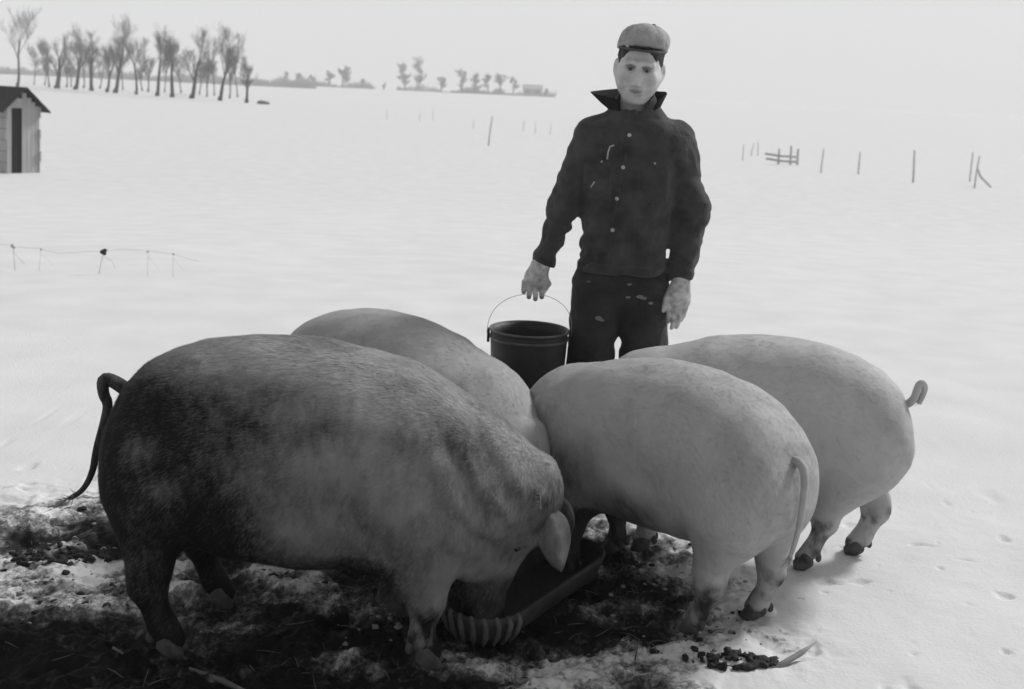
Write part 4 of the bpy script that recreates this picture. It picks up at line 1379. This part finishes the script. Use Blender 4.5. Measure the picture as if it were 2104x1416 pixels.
def sample(n, lo, hi, cond):
    out = []
    while len(out) < n:
        P = rs.rand(4000, 2)*(np.array(hi)-np.array(lo)) + np.array(lo)
        m = mud_amount(P[:, 0], P[:, 1])
        P = P[cond(m, P)]
        out += P.tolist()
    return out[:n]
nclump = lambda P, f, sd: fbm(P[:, 0]*f, P[:, 1]*f, 0*P[:, 0]+sd, 3)
scatter('mud_clods', 'dark mud clods strewn over the trodden ground', sample(420, (-1.8, 2.6), (.85, 4.0), lambda m, P: (m > .05) & (nclump(P, 6, 1.2) > .48)), .004, .018, M_CLOD, 1, .5)
scatter('dirty_snow_lumps', 'dirty snow lumps strewn over the trodden ground', sample(420, (-1.8, 2.6), (1.0, 4.0), lambda m, P: (m > -.15) & (m < .75) & (nclump(P, 6, 7.2) > .5)), .003, .013, M_LUMP, 2, .5)
def clump(label, parts, seed):
    rs2 = np.random.RandomState(seed)
    P = np.array([q[:2] for q in parts]); c = P.mean(0)
    lo, hi = P.min(0)-.16-c, P.max(0)+.16-c
    z0 = gz(*c)
    f = Field((lo[0], lo[1], -.05), (hi[0], hi[1], .07), .005)
    for (px, py, rx, ry, n) in parts:
        for _ in range(n):
            a, r = rs2.rand()*6.28, math.sqrt(rs2.rand())
            q = (px-c[0]+rx*r*math.cos(a), py-c[1]+ry*r*math.sin(a))
            w = .003+.010*rs2.rand()**1.6
            f.add(f.ell((q[0], q[1], gz(q[0]+c[0], q[1]+c[1])-z0+.006), (w, w*rs2.uniform(.6, 1), w*rs2.uniform(.45, .8))), .004)
    f.f += .030*(fbm(f.x*50, f.y*50, f.z*50, 4, .75)-.5)
    o = obj('droppings', mesh_np('droppings', *f.mesh()), M_CLOD, None, (c[0], c[1], z0))
    tag(o, label, kind='stuff')
clump('black clump of droppings on the snow left of the muddy pig', [(-1.43, 3.56, .16, .06, 120), (-1.27, 3.60, .10, .045, 60), (-1.5, 3.50, .1, .04, 14)], 3)
clump('black clump of droppings on the snow at the bottom right', [(.69, 3.045, .105, .04, 90), (.58, 3.06, .05, .03, 14), (.72, 3.07, .09, .03, 30)], 5)
# straw and sticks, too many to count
m = MB(); rnd = random.Random(9)
for x, y in sample(170, (-1.7, 2.6), (.8, 3.9), lambda m_, P: (m_ > .0)):
    a, L = rnd.uniform(0, math.pi), rnd.uniform(.02, .09)
    z = gz(x, y) + .006
    dx, dy = math.cos(a)*L/2, math.sin(a)*L/2
    m.tube([(x-dx, y-dy, z+rnd.uniform(-.004, .01)), (x, y, z+.006), (x+dx, y+dy, z+rnd.uniform(-.004, .014))], [.0008, .0012, .0006], 4)
tag(m.build('straw', mat('trampled_straw', .06, .2, scale=3)), 'short bits of straw trampled into the mud', kind='stuff')

def single(name, label, cat, pts, rad, m, n=7):
    o = MB(); c = Vector(pts[0]); o.tube([Vector(q)-c for q in pts], rad, n); b = o.build(name, m); b.location = c
    tag(b, label, cat); return b
M_STICK = mat('pale_wood', .07, .16, scale=8, rough=.85, stretch=(1, 1, 1))
def g_(x, y, dz): return (x, y, gz(x, y)+dz)
single('stick', 'pale broken slat lying in the mud at the bottom left', 'stick', [g_(-.80, 2.90, .012), g_(-.70, 2.86, .018), g_(-.60, 2.80, .014)], [.004, .008, .005], M_STICK)
single('dry_leaf_blade', 'grey dry leaf blade sticking out beside the black clump at bottom right', 'leaf', [g_(.775, 3.03, .0), g_(.82, 3.06, .012), g_(.87, 3.09, .024), g_(.925, 3.13, .045)], [.004, .008, .008, .001], mat('dry_leaf', .2, .3))
single('twig', 'short pale twig in the mud below the muddy pig\'s hind foot', 'twig', [g_(-1.02, 2.95, .012), g_(-.985, 2.925, .014)], [.004, .003], M_STICK, 5)
single('twig', 'upright straw stem poking from the slush right of the trough', 'twig', [g_(.40, 3.06, 0), g_(.407, 3.065, .05)], [.0025, .0015], M_STICK, 5)
f = Field((-.05, -.05, -.03), (.05, .05, .05), .004)
f.add(f.ell((0, 0, .005), (.026, .02, .018)), 0).add(f.ell((.012, .003, .012), (.014, .013, .012)), .01); f.f += .008*(fbm(f.x*60, f.y*60, f.z*60, 3)-.5)
o = obj('snow_chunk', mesh_np('snow_chunk', *f.mesh()), mat('clean_snow', .6, .68), None, (.835, 3.36, gz(.835, 3.36)))
tag(o, 'white snow chunk by the pale pig\'s rear hoof', 'snow chunk')

ho = hz.build('haze', M_HAZE, None, False)
tag(ho, kind='stuff')
